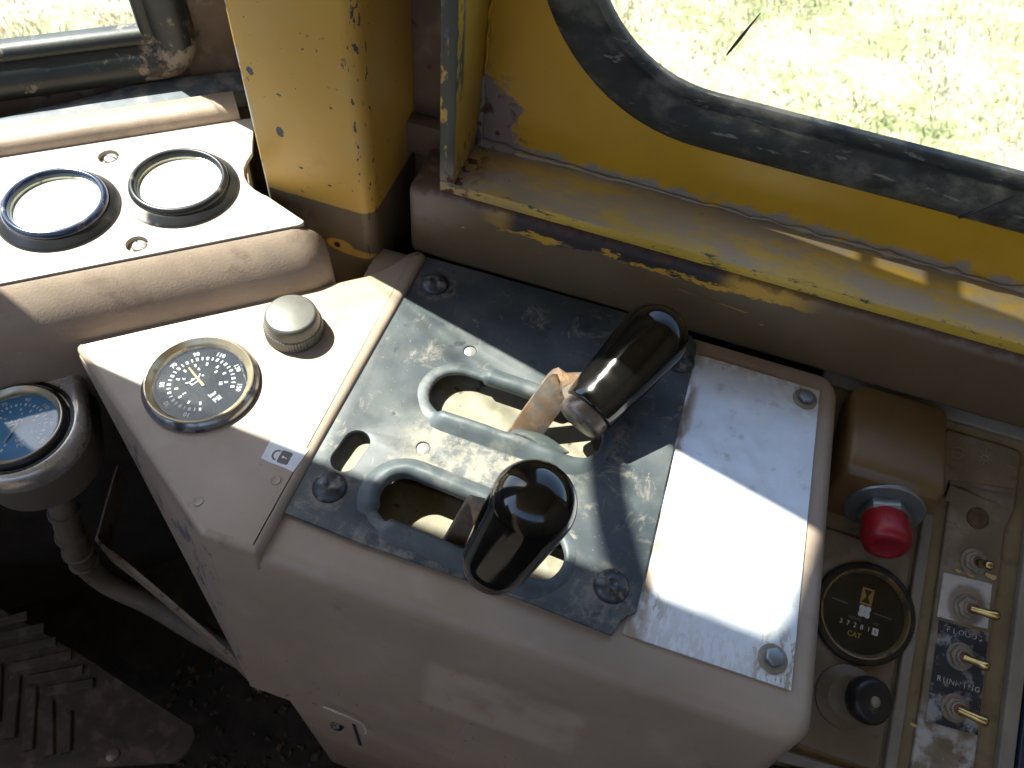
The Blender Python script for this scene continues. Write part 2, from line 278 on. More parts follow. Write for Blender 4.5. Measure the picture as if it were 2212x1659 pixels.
M['print_brown'] = mk('brown_print', (0.16, 0.13, 0.12), 0.6, vary=0.3, vsize=3, layers=[((0.6, 0.6, 0.6), 0.6, 0, specks(2.2, 0.64, 0.72, 3))])
M['print_tan'] = mk('tan_print', (0.35, 0.28, 0.2), 0.6, vary=0.2)
M['needle'] = mk('cream_needle', (0.55, 0.36, 0.10), 0.5, vary=0.05)
M['needle_grey'] = mk('grey_needle', (0.42, 0.42, 0.40), 0.5, vary=0.05)
M['sticker'] = mk('white_sticker', (0.74, 0.76, 0.78), 0.4, vary=0.05, vsize=6, layers=[((0.35, 0.3, 0.28), 0.7, 0, specks(3, 0.70, 0.75, 6))])
M['screw'] = mk('grey_screw', (0.30, 0.29, 0.28), 0.45, 0.4, vary=0.15, vsize=4)
M['panel'] = mk('panel_brown_grey_paint', (0.165, 0.125, 0.075), 0.5, vary=0.14, vsize=30, bump=(2, 0.2, 0.3), layers=[
    ((0.28, 0.235, 0.175), 0.65, 0, lambda n: n.mul(n.step(n.noise(26, 7, off=5, rough=0.65), 0.45, 0.68), 0.75)),
    ((0.42, 0.40, 0.37), 0.7, 0, lambda n: n.mul(n.mul(n.step(n.noise(14, 6, off=15), 0.46, 0.62), n.step(n.axis('Y'), 172, 150)), n.step(n.axis('X'), 206, 216))),
    ((0.10, 0.075, 0.05), 0.7, 0, lambda n: n.mul(n.step(n.noise(9, 6, off=25), 0.62, 0.70), 0.6)),
    ((0.50, 0.36, 0.16), 0.6, 0, specks(3, 0.735, 0.75, 35))])
M['panel_channel'] = mk('panel_channel_paint', (0.205, 0.150, 0.078), 0.5, vary=0.14, vsize=24, bump=(2, 0.15, 0.3), layers=[
    ((0.10, 0.075, 0.05), 0.7, 0, lambda n: n.mul(n.step(n.noise(12, 6, off=4), 0.56, 0.70), 0.6))])
M['panel_ridge'] = mk('panel_ridge_paint', (0.225, 0.195, 0.15), 0.55, vary=0.15, vsize=20, bump=(1.5, 0.35, 0.3))
M['housing'] = mk('housing_brown_paint', (0.150, 0.090, 0.034), 0.36, vary=0.1, vsize=30, bump=(1.6, 0.1, 0.2))
M['zinc'] = mk('zinc_washer', (0.28, 0.31, 0.32), 0.42, 0.8, vary=0.12, vsize=9, bump=(3, 0.12, 0.2))
M['red'] = mk('red_button_plastic', (0.30, 0.009, 0.016), 0.36, vary=0.15, vsize=9, layers=[
    ((0.10, 0.012, 0.014), 0.6, 0, lambda n: n.mul(n.step(n.noise(6, 6, off=4), 0.56, 0.68), 0.8))])
M['brass'] = mk('brass_bat', (0.42, 0.32, 0.14), 0.26, 1.0, vary=0.15, vsize=5)
M['nut'] = mk('dusty_nut', (0.27, 0.235, 0.18), 0.6, 0.3, vary=0.2, vsize=5, bump=(1.5, 0.2, 0.2))
M['plug'] = mk('rusty_plug', (0.10, 0.055, 0.03), 0.8, vary=0.4, vsize=4, bump=(1.5, 0.4, 0.4))
M['rust_core'] = mk('rusty_core', (0.17, 0.07, 0.05), 0.8, vary=0.3, vsize=3)
M['label_blue'] = mk('worn_blue_label', (0.022, 0.028, 0.040), 0.45, vary=0.2, vsize=10, layers=[
    ((0.30, 0.32, 0.33), 0.5, 0.3, lambda n: n.step(n.noise(15, 7, off=5, rough=0.66), 0.52, 0.62)),
    ((0.25, 0.21, 0.16), 0.8, 0, lambda n: n.mul(n.step(n.noise(6, 6, off=8), 0.54, 0.66), 0.8))])
M['label_alu'] = mk('bare_label', (0.62, 0.65, 0.67), 0.42, 0.6, vary=0.1, vsize=6, layers=[
    ((0.24, 0.20, 0.15), 0.8, 0, lambda n: n.add(n.blob((228, 216, -54), (12.5, 13, 18), 0.3), n.mul(n.step(n.noise(7, 6, off=5), 0.56, 0.66), 0.6)))])
M['dark_blue'] = mk('dark_blue_edge', (0.016, 0.024, 0.045), 0.35, vary=0.2)
M['floor'] = mk('dirty_floor', (0.030, 0.024, 0.019), 0.85, vary=0.4, vsize=20, bump=(8, 0.5, 2), layers=[
    ((0.055, 0.043, 0.033), 0.9, 0, specks(24, 0.5, 0.7, 4))])
M['dark_steel'] = mk('dark_steel_and_shade', (0.028, 0.024, 0.020), 0.7, vary=0.3, vsize=20, bump=(4, 0.3, 0.6))
M['pedal'] = mk('pedal_rubber', (0.060, 0.043, 0.031), 0.7, vary=0.3, vsize=16, bump=(3, 0.4, 0.5), layers=[
    ((0.15, 0.115, 0.09), 0.85, 0, lambda n: n.mul(n.step(n.noise(13, 7, off=4), 0.48, 0.66), 0.7))])
M['tan_edge'] = mk('tan_bracket_paint', (0.26, 0.20, 0.15), 0.55, vary=0.2, vsize=14, layers=[
    (RUST, 0.8, 0, specks(8, 0.60, 0.68, 4))])
M['hose'] = mk('grey_hose', (0.12, 0.098, 0.075), 0.6, vary=0.2, vsize=12, bump=(2, 0.3, 0.4), layers=[
    ((0.07, 0.06, 0.05), 0.7, 0, specks(10, 0.58, 0.68, 4))])
M['wire'] = mk('white_wire', (0.72, 0.68, 0.62), 0.45, vary=0.05)
M['chip_tan'] = mk('tan_chip', (0.50, 0.34, 0.14), 0.7, vary=0.2, vsize=3)
M['litter'] = mk('floor_litter', (0.085, 0.06, 0.038), 0.8, vary=0.6, vsize=12)
M['roof'] = mk('cab_lining', (0.37, 0.285, 0.19), 0.8, vary=0.1, vsize=80)
M['strap'] = mk('black_webbing', (0.02, 0.02, 0.022), 0.8, vary=0.2, vsize=5)
M['scratch_yellow'] = mk('scratch_yellow', (0.46, 0.30, 0.05), 0.5, vary=0.2, vsize=5)

def ground_mat():
    n = NB('sunlit_ground')
    a = n.step(n.noise(420, 8, off=3, rough=0.65), 0.40, 0.60)
    c = n.mixc(a, (0.37, 0.32, 0.21), (0.22, 0.25, 0.11))
    c = n.mixc(n.step(n.noise(90, 7, off=7, rough=0.7), 0.50, 0.66), c, (0.42, 0.37, 0.29))
    c = n.mixc(n.mul(n.step(n.noise(35, 6, off=11), 0.56, 0.68), 0.8), c, (0.09, 0.10, 0.045))
    c = n.mixc(n.mul(n.step(n.noise(700, 5, off=17), 0.52, 0.64), 0.6), c, (0.31, 0.26, 0.24))
    n.put(n.b.inputs['Base Color'], c); n.b.inputs['Roughness'].default_value = 0.95
    bn = n.N.new('ShaderNodeBump'); bn.inputs['Strength'].default_value = 0.9; bn.inputs['Distance'].default_value = 0.03
    n.put(bn.inputs['Height'], n.noise(40, 8)); n.L.new(bn.outputs[0], n.b.inputs['Normal'])
    return n.mat
M['ground'] = ground_mat()
M['grass'] = mk('grass_blades', (0.25, 0.265, 0.12), 0.6, vary=0.45, vsize=260, layers=[
    ((0.46, 0.41, 0.25), 0.7, 0, lambda n: n.step(n.noise(330, 6, off=5), 0.40, 0.54))])
M['leaf'] = mk('dark_leaf', (0.02, 0.04, 0.022), 0.5, vary=0.2, vsize=6)

def glass_mat(name, dirt, tint=(0.96, 0.98, 0.97)):
    n = NB(name); N, L = n.N, n.L
    t = N.new('ShaderNodeBsdfTransparent'); t.inputs[0].default_value = (*tint, 1)
    g = N.new('ShaderNodeBsdfGlossy'); g.inputs['Roughness'].default_value = 0.02
    d = N.new('ShaderNodeBsdfDiffuse'); d.inputs[0].default_value = (0.55, 0.52, 0.46, 1)
    f = N.new('ShaderNodeFresnel'); n.put(f.inputs[0], n.mixf(n.geo.outputs['Backfacing'], 1.45, 1/1.45))
    a = N.new('ShaderNodeMixShader'); b = N.new('ShaderNodeMixShader')
    L.new(f.outputs[0], a.inputs[0]); L.new(t.outputs[0], a.inputs[1]); L.new(g.outputs[0], a.inputs[2])
    k = n.mul(n.step(n.noise(16, 7, off=3), 0.40, 0.75), dirt)
    n.put(b.inputs[0], k); L.new(a.outputs[0], b.inputs[1]); L.new(d.outputs[0], b.inputs[2])
    L.new(b.outputs[0], N['Material Output'].inputs[0])
    return n.mat
M['window_glass'] = glass_mat('window_glass', 0.10)
M['lens_glass'] = glass_mat('gauge_glass', 0.022)

# ------------------------------------------------------------------ mesh helpers (world millimetres)
class G:
    """collects verts and faces"""
    def __init__(s): s.v = []; s.f = []
    def loft(s, rings, closed=True, cap0=False, cap1=False):
        k = len(rings[0]); base = len(s.v)
        for r in rings: s.v += [tuple(p) for p in r]
        for i in range(len(rings)-1):
            for j in range(k if closed else k-1):
                a = base+i*k+j; b = base+i*k+(j+1) % k
                s.f.append((a, b, b+k, a+k))
        if cap0: s.f.append(tuple(base+j for j in range(k))[::-1])
        if cap1: s.f.append(tuple(base+(len(rings)-1)*k+j for j in range(k)))
        return s
    def poly(s, pts):
        b = len(s.v); s.v += [tuple(p) for p in pts]; s.f.append(tuple(range(b, b+len(pts)))); return s
    def box(s, x0, x1, y0, y1, z0, z1):
        return s.loft([[(x0, y0, z0), (x1, y0, z0), (x1, y1, z0), (x0, y1, z0)], [(x0, y0, z1), (x1, y0, z1), (x1, y1, z1), (x0, y1, z1)]], True, True, True)
    def prism(s, poly, z0, z1): return s.loft([[(x, y, z0) for x, y in poly], [(x, y, z1) for x, y in poly]], True, True, True)
    def lathe(s, prof, fr=None, segs=40, cap=True):
        """prof: (r, h) pairs; fr: 4x4 frame"""
        fr = fr or Matrix.Identity(4)
        rings = []
        for r, h in prof:
            rings.append([fr @ Vector((r*math.cos(2*math.pi*i/segs), r*math.sin(2*math.pi*i/segs), h)) for i in range(segs)])
        return s.loft(rings, True, cap and prof[0][0] > 0, cap and prof[-1][0] > 0)
    def tube(s, path, rad, segs=12, caps=True):
        path = [Vector(p) for p in path]; rings = []
        up = Vector((0.13, 0.31, 0.94)); prevn = None
        for i, p in enumerate(path):
            d = (path[min(i+1, len(path)-1)] - path[max(i-1, 0)]).normalized()
            a = d.cross(up) if prevn is None else (prevn - d*prevn.dot(d))
            a.normalize(); prevn = a; b = d.cross(a)
            r = rad[i] if isinstance(rad, (list, tuple)) else rad
            rings.append([p + a*r*math.cos(2*math.pi*k/segs) + b*r*math.sin(2*math.pi*k/segs) for k in range(segs)])
        return s.loft(rings, True, caps, caps)
    def xf(s, m):
        s.v = [tuple(m @ Vector(p)) for p in s.v]; return s
    def join(s, o):
        b = len(s.v); s.v += o.v; s.f += [tuple(i+b for i in f) for f in o.f]; return s

def wloc(o):
    v = Vector((0, 0, 0))
    while o: v += o.location; o = o.parent
    return v

def obj(name, g, mat, parent=None, bevel=0, segs=2, smooth=35, loc=None, label=None, kind=None, wn_=True):
    """one mesh object; verts are world mm"""
    base = wloc(parent) if parent else Vector((0, 0, 0))
    own = Vector(loc)*S - base if loc is not None else Vector((0, 0, 0))
    off = base + own
    me = bpy.data.meshes.new(name)
    me.from_pydata([tuple(Vector(p)*S - off) for p in g.v], [], g.f)
    bm = bmesh.new(); bm.from_mesh(me)
    bmesh.ops.remove_doubles(bm, verts=bm.verts, dist=1e-6)
    bmesh.ops.recalc_face_normals(bm, faces=bm.faces)
    if bevel:
        es = [e for e in bm.edges if len(e.link_faces) == 2 and e.calc_face_angle(0) > R(28)]
        bmesh.ops.bevel(bm, geom=es, offset=bevel*S, segments=segs, profile=0.5, affect='EDGES', clamp_overlap=True)
    bm.to_mesh(me); bm.free()
    if smooth:
        for p in me.polygons: p.use_smooth = True
        me.set_sharp_from_angle(angle=R(smooth))
    me.materials.append(mat)
    o = bpy.data.objects.new(name, me); col.objects.link(o)
    o.location = own
    if parent: o.parent = parent
    if label: o['label'] = label
    if kind: o['kind'] = kind
    return o

def thing(name, label, cat, loc, group=None):
    o = bpy.data.objects.new(name, None); col.objects.link(o)
    o.empty_display_size = 0.02; o.location = Vector(loc)*S
    o['label'] = label; o['category'] = cat
    if group: o['group'] = group
    return o

def tag(o, label, cat, group=None):
    o['label'] = label; o['category'] = cat
    if group: o['group'] = group
    return o

def frame(o, z, x=(1, 0, 0)):
    z = Vector(z).normalized(); x = Vector(x); x = (x - z*x.dot(z)).normalized(); y = z.cross(x)
    m = Matrix((x, y, z)).transposed().to_4x4(); m.translation = Vector(o); return m

def arc(cx, cy, r, a0, a1, n):
    return [(cx+r*math.cos(R(a0+(a1-a0)*i/n)), cy+r*math.sin(R(a0+(a1-a0)*i/n))) for i in range(n+1)]
def rrect(x0, x1, y0, y1, r, n=6):
    return arc(x1-r, y0+r, r, -90, 0, n) + arc(x1-r, y1-r, r, 0, 90, n) + arc(x0+r, y1-r, r, 90, 180, n) + arc(x0+r, y0+r, r, 180, 270, n)
def stadium(xa, ya, xb, yb, r, n=12):
    a = math.degrees(math.atan2(yb-ya, xb-xa))
    return arc(xb, yb, r, a-90, a+90, n) + arc(xa, ya, r, a+90, a+270, n)
def spline(pts, n=8, closed=False):
    out = []; k = len(pts)
    rng = range(k) if closed else range(k-1)
    for i in rng:
        p = [Vector(pts[(i+d) % k]) if closed else Vector(pts[min(max(i+d, 0), k-1)]) for d in (-1, 0, 1, 2)]
        for j in range(n):
            t = j/n
            out.append(0.5*((2*p[1]) + (p[2]-p[0])*t + (2*p[0]-5*p[1]+4*p[2]-p[3])*t*t + (3*p[1]-p[0]-3*p[2]+p[3])*t**3))
    if not closed: out.append(Vector(pts[-1]))
    return out

def holed(loops, z0, z1, bev=0.0, res=2):
    """flat sheet with holes, outline loops[0]; rounded edges"""
    cu = bpy.data.curves.new('c', 'CURVE'); cu.dimensions = '2D'; cu.fill_mode = 'BOTH'
    cu.extrude = (z1-z0)/2 - bev; cu.bevel_depth = bev; cu.bevel_resolution = res; cu.offset = -bev
    for lp in loops:
        sp = cu.splines.new('POLY'); sp.points.add(len(lp)-1)
        for p, q in zip(sp.points, lp): p.co = (q[0], q[1], 0, 1)
        sp.use_cyclic_u = True
    o = bpy.data.objects.new('c', cu); me = o.to_mesh()
    g = G(); g.v = [(v.co.x, v.co.y, v.co.z+(z0+z1)/2) for v in me.vertices]; g.f = [tuple(p.vertices) for p in me.polygons]
    o.to_mesh_clear(); bpy.data.objects.remove(o); bpy.data.curves.remove(cu)
    return g

def text(s, size, fr, align='CENTER', bold=0.0):
    cu = bpy.data.curves.new('t', 'FONT'); cu.body = s; cu.size = size; cu.align_x = align; cu.align_y = 'CENTER'; cu.offset = bold
    cu.resolution_u = 3
    o = bpy.data.objects.new('t', cu); me = o.to_mesh()
    g = G(); g.v = [tuple(fr @ v.co) for v in me.vertices]; g.f = [tuple(p.vertices) for p in me.polygons]
    o.to_mesh_clear(); bpy.data.objects.remove(o); bpy.data.curves.remove(cu)
    return g

def flat(poly, fr, h=0.0):
    g = G(); g.poly([fr @ Vector((x, y, h)) for x, y in poly]); return g

# frames: the dashboard runs at 38.5 degrees to the side wall; the switch panel tips 23 degrees to the driver
UA = R(38.5)
DU = Vector((math.cos(UA), math.sin(UA), 0)); DN = Vector((-math.sin(UA), math.cos(UA), 0))
DASH = Matrix((DU, DN, Vector((0, 0, 1)))).transposed().to_4x4(); DASH.translation = Vector((-177, 266, 0))
PA = R(23)
PANEL = Matrix(((1, 0, 0), (0, math.cos(PA), -math.sin(PA)), (0, math.sin(PA), math.cos(PA)))).to_4x4(); PANEL.translation = Vector((205, 272, -30))

# ================================================================== SETTING: ground outside, cab shell
g = G(); g.box(-60000, 60000, -60000, 60000, -1960, -1900)
obj('ground', g, M['ground'], kind='structure')
g = G()
for (x0, x1, y0, y1, cnt) in ((-1400, 2900, 3100, 6300, 26000), (-4200, -2200, 2100, 4300, 11000)):
    for i in range(cnt):
        x = random.uniform(x0, x1); y = random.uniform(y0, y1)
        d = mnoise.noise(Vector((x/330, y/330, 0.3)))
        if d < random.uniform(-0.55, 0.35): continue
        h = random.uniform(18, 60)*(0.75+0.6*max(0, d)); a = random.uniform(0, 6.283); w = random.uniform(2.2, 5)
        lx = random.uniform(-0.7, 0.7)*h; ly = random.uniform(-0.7, 0.7)*h
        b = len(g.v); ca, sa = math.cos(a)*w, math.sin(a)*w
        g.v += [(x-ca, y-sa, -1902), (x+ca, y+sa, -1902), (x+lx*0.5+ca*0.6, y+ly*0.5+sa*0.6, -1902+h*0.7), (x+lx, y+ly, -1902+h)]
        g.f += [(b, b+1, b+2), (b, b+2, b+3)]
me = bpy.data.meshes.new('grass'); me.from_pydata([tuple(Vector(p)*S) for p in g.v], [], g.f); me.materials.append(M['grass'])
o = bpy.data.objects.new('grass', me); col.objects.link(o); o['kind'] = 'stuff'

g = G(); g.box(-800, 900, -900, 380, -470, -430)
obj('floor', g, M['floor'], kind='structure')
wa, wb = DASH @ Vector((46, 154, 0)), DASH @ Vector((-762, 154, 0))
g = G(); g.prism([(930, -930), (930, 432), (-113, 432), (-113, 354), (-226, 354), (wa.x, wa.y), (wb.x, wb.y), (wb.x, -930)], 860, 880)
obj('ceiling', g, M['roof'], kind='structure')
# back of the cab behind the driver, with a doorway either side of it
g = G(); g.box(-830, 900, -930, -900, -430, 470)
obj('back_wall', g, M['roof'], kind='structure')
g = G(); g.box(900, 930, -930, 430, -430, 860)
obj('rear_bulkhead', g, M['roof'], kind='structure')

g = G(); g.box(-830, -800, -930, -300, -430, 330)
obj('left_wall', g, M['roof'], kind='structure')
g = G(); g.box(-860, -830, -300, 60, -430, 200)
obj('door_sill_wall', g, M['roof'], kind='structure')
# ---- the side wall on the right: kick panel, sill, jamb, window panel, seal, pane
wall = thing('cab_side_wall', 'yellow side wall with a curved rubber-sealed window above a worn sill', 'wall', (380, 345, -5))
def round_box(g, x0, x1, y0, y1, z0, z1): return g.box(x0, x1, y0, y1, z0, z1)
obj('kick_panel', G().box(-132, 880, 304, 352, -4, 49), M['brown'], wall, bevel=6, segs=4)
obj('lower_panel', G().box(-131, 880, 330, 350, -430, -5), M['dark_steel'], wall)
obj('sill', G().box(-113, 880, 305, 352, 51, 58), M['sill'], wall, bevel=1.2)
obj('jamb', G().loft([[(-113, 305, z), (-104.5, 305, z), (-104.5, 344.3+(z-58)*0.1, z), (-113, 344.3+(z-58)*0.1, z)] for z in (58.3, 850)], True, True, True), M['jamb'], wall, bevel=1.0)
# weld bead down the corner
bead = G()
pts = [(-103.6, 343.2+(z-58)*0.1, z) for z in range(60, 300, 4)]
bead.tube([(p[0]+random.uniform(-.7, .7), p[1]+random.uniform(-.7, .7), p[2]) for p in pts], [0.9+random.uniform(-.4, .7)+max(0, (100-p[2])*0.03) for p in pts], 8)
pts = [(x, 343.0, 59) for x in range(-103, 330, 5)]
bead.tube([(p[0], p[1]+random.uniform(-.8, .8), p[2]+random.uniform(-.6, .6)) for p in pts], [0.7+random.uniform(-.4, .5)+(random.random() < .12)*random.uniform(.5, 1.6)+max(0, (-60-p[0])*0.05) for p in pts], 8)
obj('weld_bead', bead, M['yellow'], wall, smooth=80)

WC, WZ, WR = 15.0, 194.0, 105.0     # window: corner centre and outer radius of the seal
def win_loop(inset, n=18):
    r = WR-inset
    x1, z1 = 640.0, 620.0
    return ([(WC+r*math.cos(R(180+90*i/n)), WZ+r*math.sin(R(180+90*i/n))) for i in range(n+1)] +
            [(x, WZ-r) for x in range(60, 560, 40)] +
            [(x1-WR+r*math.cos(R(-90+90*i/n)), WZ+r*math.sin(R(-90+90*i/n))) for i in range(n+1)] +
            [(x1-WR+r*math.cos(R(90*i/n)), z1-WR+r*math.sin(R(90*i/n))) for i in range(n+1)] +
            [(WC+r*math.cos(R(90+90*i/n)), z1-WR+r*math.sin(R(90+90*i/n))) for i in range(n+1)])
XZ = Matrix(((1, 0, 0, 0), (0, 0.1, -1, 346.5-5.8), (0, 1, 0, 0), (0, 0, 0, 1)))     # (x, z, depth towards the cab)
g = holed([[(-112, 46), (880, 46), (880, 850), (-112, 850)], win_loop(6)], -2, 2).xf(XZ)
obj('window_panel', g, M['yellow'], wall, smooth=0)
prof = [(0, -1), (0.5, 1.4), (3, 2.6), (7, 3.4), (10, 3.4), (14, 2.4), (18, 0.6), (20.4, -1.0), (21.2, -2.2), (21.8, -2.4), (22.4, -1.0), (23.6, -1.0), (25.2, -1.6), (26, -3.5), (25.8, -8), (10, -8)]
rings = []
for w, d in prof:
    lp = win_loop(w); ring = []
    for i, (x, z) in enumerate(lp):
        k = mnoise.noise(Vector((x/45, z/45, w/9)))*0.7
        ring.append(XZ @ Vector((x, z, d+1.0+(k*0.5 if d > 0 else 0))))
    rings.append(ring)
g = G().loft(rings); k = len(rings[0]); nr = len(rings)
for j in range(k): g.f.append(((nr-1)*k+j, (nr-1)*k+(j+1) % k, (j+1) % k, j))
seal = obj('window_seal', g, M['rubber'], wall, smooth=60)
# the butt joint of the seal, cut at a slant
a = Vector((147, 331.5, 92)); b = Vector((160.5, 334.5, 118))
mid = [Vector((148+0.55*w+0.02*w*w, 340.7+0.1*(89+w)-(d+1)-0.25, 89+w)) for w, d in ((0.5, 1.4), (3, 2.6), (7, 3.4), (10, 3.4), (14, 2.4), (18, 0.6))]
obj('seal_joint', G().tube(mid, [0.9, 1.1, 0.8, 0.7, 0.5, 0.3], 6), M['strap'], seal)
g = G().loft([[XZ @ Vector((x, z, -3)) for x, z in win_loop(25)], [XZ @ Vector((x, z, -7)) for x, z in win_loop(25)]], True, True, True)
obj('window_pane', g, M['window_glass'], wall, smooth=0)
# sheet between jamb and corner post with a folded ledge
obj('corner_sheet', G().box(-226, -113.5, 352, 356, -430, 850), M['brown_wall'], wall)
obj('corner_ledge', G().box(-150, -113.5, 340, 351.8, 40, 62), M['brown_wall'], wall, bevel=3)
# yellow scratch along the kick panel and pale rub marks at its far end
g = G()
for (x0, z0, x1, z1, w) in ((27, 30, 66, 27, 0.8), (29, 29.6, 58, 28, 0.5)):
    g.poly([(x0, 303.9, z0), (x1, 303.9, z1-w*0.4), (x1+2, 303.9, z1+w*0.3), (x0, 303.9, z0+w*0.4)])
obj('scratch', g, M['scratch_yellow'], wall, smooth=0)
ma = thing('sill_shadow_bars', 'added steel bars, out of view, that cut gaps in the sill sun patch', 'shadow bars', (-170, 440, 500))  # unseen bars added only to break up the sun on the sill
obj('shadow_crossbar', G().tube([(-188, 372, 500), (-188, 440, 500)], 4, 12), M['dark_steel'], ma)
obj('shadow_crossbar', G().tube([(-148, 358, 500), (-148, 440, 500)], 8, 14), M['dark_steel'], ma)
obj('shadow_upright', G().tube([(-196, 446, 500), (-140, 446, 500)], 8, 14), M['dark_steel'], ma)
# fallen leaf blade stuck on the pane
g = G()
lf = [(1540, 130)]
c0 = Vector((13, 356.4, 136)); c1 = Vector((21.5, 358.6, 158))
ax = (c1-c0); sd_ = Vector((ax.z, 0, -ax.x)).normalized()
L_, R_ = [], []
for i in range(9):
    t = i/8; w = 1.15*math.sin(math.pi*min(1, t*0.8+0.05))**0.8*(1-t*0.75)
    L_.append(c0+ax*t+sd_*w); R_.append(c0+ax*t-sd_*w)
g.loft([[p, q, q+Vector((0, .5, 0)), p+Vector((0, .5, 0))] for p, q in zip(L_, R_)], True, True, True)
tag(obj('leaf', g, M['leaf'], smooth=0, loc=c0), 'slim dark leaf blade stuck on the right-hand window pane', 'leaf')

# ---- the windscreen wall on the left
front = thing('cab_front_wall', 'brown windscreen wall with thick black muddy rubber round its pane, behind the dashboard', 'wall', (-290, 370, 0))
DT = 152.0
SZ = DASH @ Matrix(((1, 0, 0, 0), (0, 0, -1, DT), (0, 1, 0, 0), (0, 0, 0, 1)))        # (s, z, depth towards the cab)
def offset_loop(lp, d):
    n = len(lp); out = []
    for i in range(n):
        p, q, r = Vector(lp[i-1]), Vector(lp[i]), Vector(lp[(i+1) % n])
        e1 = (q-p).normalized(); e2 = (r-q).normalized()
        nn = Vector((-e1.y-e2.y, e1.x+e2.x)).normalized()
        c = max(0.5, nn.dot(Vector((-e1.y, e1.x))))
        out.append(tuple(q+nn*d/c))
    return out
def fillet(lp, rads, n=8):
    out = []
    for i, q in enumerate(lp):
        p, q, r = Vector(lp[i-1]), Vector(q), Vector(lp[(i+1) % len(lp)])
        e1 = (p-q).normalized(); e2 = (r-q).normalized(); ang = e1.angle(e2)
        d = rads[i]/math.tan(ang/2); a, b = q+e1*d, q+e2*d
        bis = (e1+e2).normalized(); c = q+bis*(rads[i]/math.sin(ang/2))
        a0 = math.atan2(a.y-c.y, a.x-c.x); a1 = math.atan2(b.y-c.y, b.x-c.x)
        da = (a1-a0+math.pi) % (2*math.pi)-math.pi
        for k in range(n+1):
            t = a0+da*k/n; out.append((c.x+rads[i]*math.cos(t), c.y+rads[i]*math.sin(t)))
    return out
ws = [(-28, 38), (-28, 712), (-80, 718), (-150, 782), (-205, 806), (-240, 637), (-278, 463), (-305, 285), (-305, 38)]  # unseen upper outline is shaped to trim the sunbeam
ws = fillet(ws, [24, 20, 40, 16, 16, 60, 60, 60, 30])      # counter-clockwise seen from the cab
def ws_loop(inset): return offset_loop(ws, inset)
g = holed([[(-760, -430), (44, -430), (44, 860), (-760, 860)], ws_loop(5)], -3, 0).xf(SZ)
obj('wall_panel', g, M['brown_wall'], front, smooth=0)
obj('return_panel', G().loft([[DASH @ Vector((40, t, z)) for t, z in ((75, -430), (151, -430), (151, 860), (75, 860))], [DASH @ Vector((44, t, z)) for t, z in ((75, -430), (151, -430), (151, 860), (75, 860))]], True, True, True), M['brown_wall'], front)
prof = [(0, -1), (0.4, 4), (2.5, 9), (6.5, 12), (11, 13), (16, 12), (20.5, 9), (23, 6.5), (23.8, 5.0), (24.6, 5.2), (27, 5.4), (30, 3.4), (31, -2), (30, -8), (10, -8)]
rings = []
for w, d in prof:
    rings.append([SZ @ Vector((x, z, d+(mnoise.noise(Vector((x/25, z/25, w/7)))*0.6 if d > 0 else 0))) for x, z in ws_loop(w)])
g = G().loft(rings); k = len(rings[0]); nr = len(rings)
for j in range(k): g.f.append(((nr-1)*k+j, (nr-1)*k+(j+1) % k, (j+1) % k, j))
obj('window_seal', g, M['rubber_muddy'], front, smooth=60)
lp = ws_loop(28)
obj('window_pane', G().loft([[SZ @ Vector((x, z, -3)) for x, z in lp], [SZ @ Vector((x, z, -7)) for x, z in lp]], True, True, True), M['window_glass'], front, smooth=0)

# ---- corner post
post = thing('corner_post', 'yellow corner post with chipped paint and a brown foot, between the two windows', 'post', (-180, 320, -430))
g = G()
ring = lambda z: [(x, y, z) for x, y in (arc(-146-8, 288+8, 8, -90, 0, 7) + [(-146, 351.8), (-211, 351.8)] + arc(-211+2, 288+2, 2, 180, 270, 4))]
zs = [-429, -60, 0, 20, 34.7, 60, 110, 200, 400, 859]
g.loft([ring(z) for z in zs], True, True, True)
obj('post_tube', g, M['post'], post, smooth=40)
obj('bolt_hole', G().lathe([(1.9, 0), (1.9, 0.5)], frame((-170.5, 287.7, 4.2), (0, -1, 0)), 12), M['strap'], post)

# wiper parked across the upper windscreen, outside, above the picture
wip = thing('windscreen_wiper', 'black wiper parked slantwise across the outside of the windscreen', 'wiper', tuple(SZ @ Vector((-160, 620, -18))))
def W(s_, z_, d_): return SZ @ Vector((s_, z_, d_))
g = G()
c = spline([(-135, 586, 0), (-144, 596, 0), (-161, 622, 0), (-185, 664, 0), (-208, 708, 0), (-226, 744, 0)], 6)
rings = []
for i, p in enumerate(c):
    d = (c[min(i+1, len(c)-1)]-c[max(i-1, 0)]).normalized(); n = Vector((-d.y, d.x, 0)); w = 8.5 if i > 1 else 5+1.8*i
    rings.append([W(*(p+n*w).xy, -12), W(*(p-n*w).xy, -12), W(*(p-n*w*0.6).xy, -22), W(*(p+n*w*0.6).xy, -22)])
obj('blade', G().loft(rings, True, True, True), M['rubber'], wip, smooth=50)
obj('arm', G().tube([W(-199, 692, -28), W(-222, 760, -30), W(-240, 855, -26)], [4, 5, 6], 10), M['dark_steel'], wip)

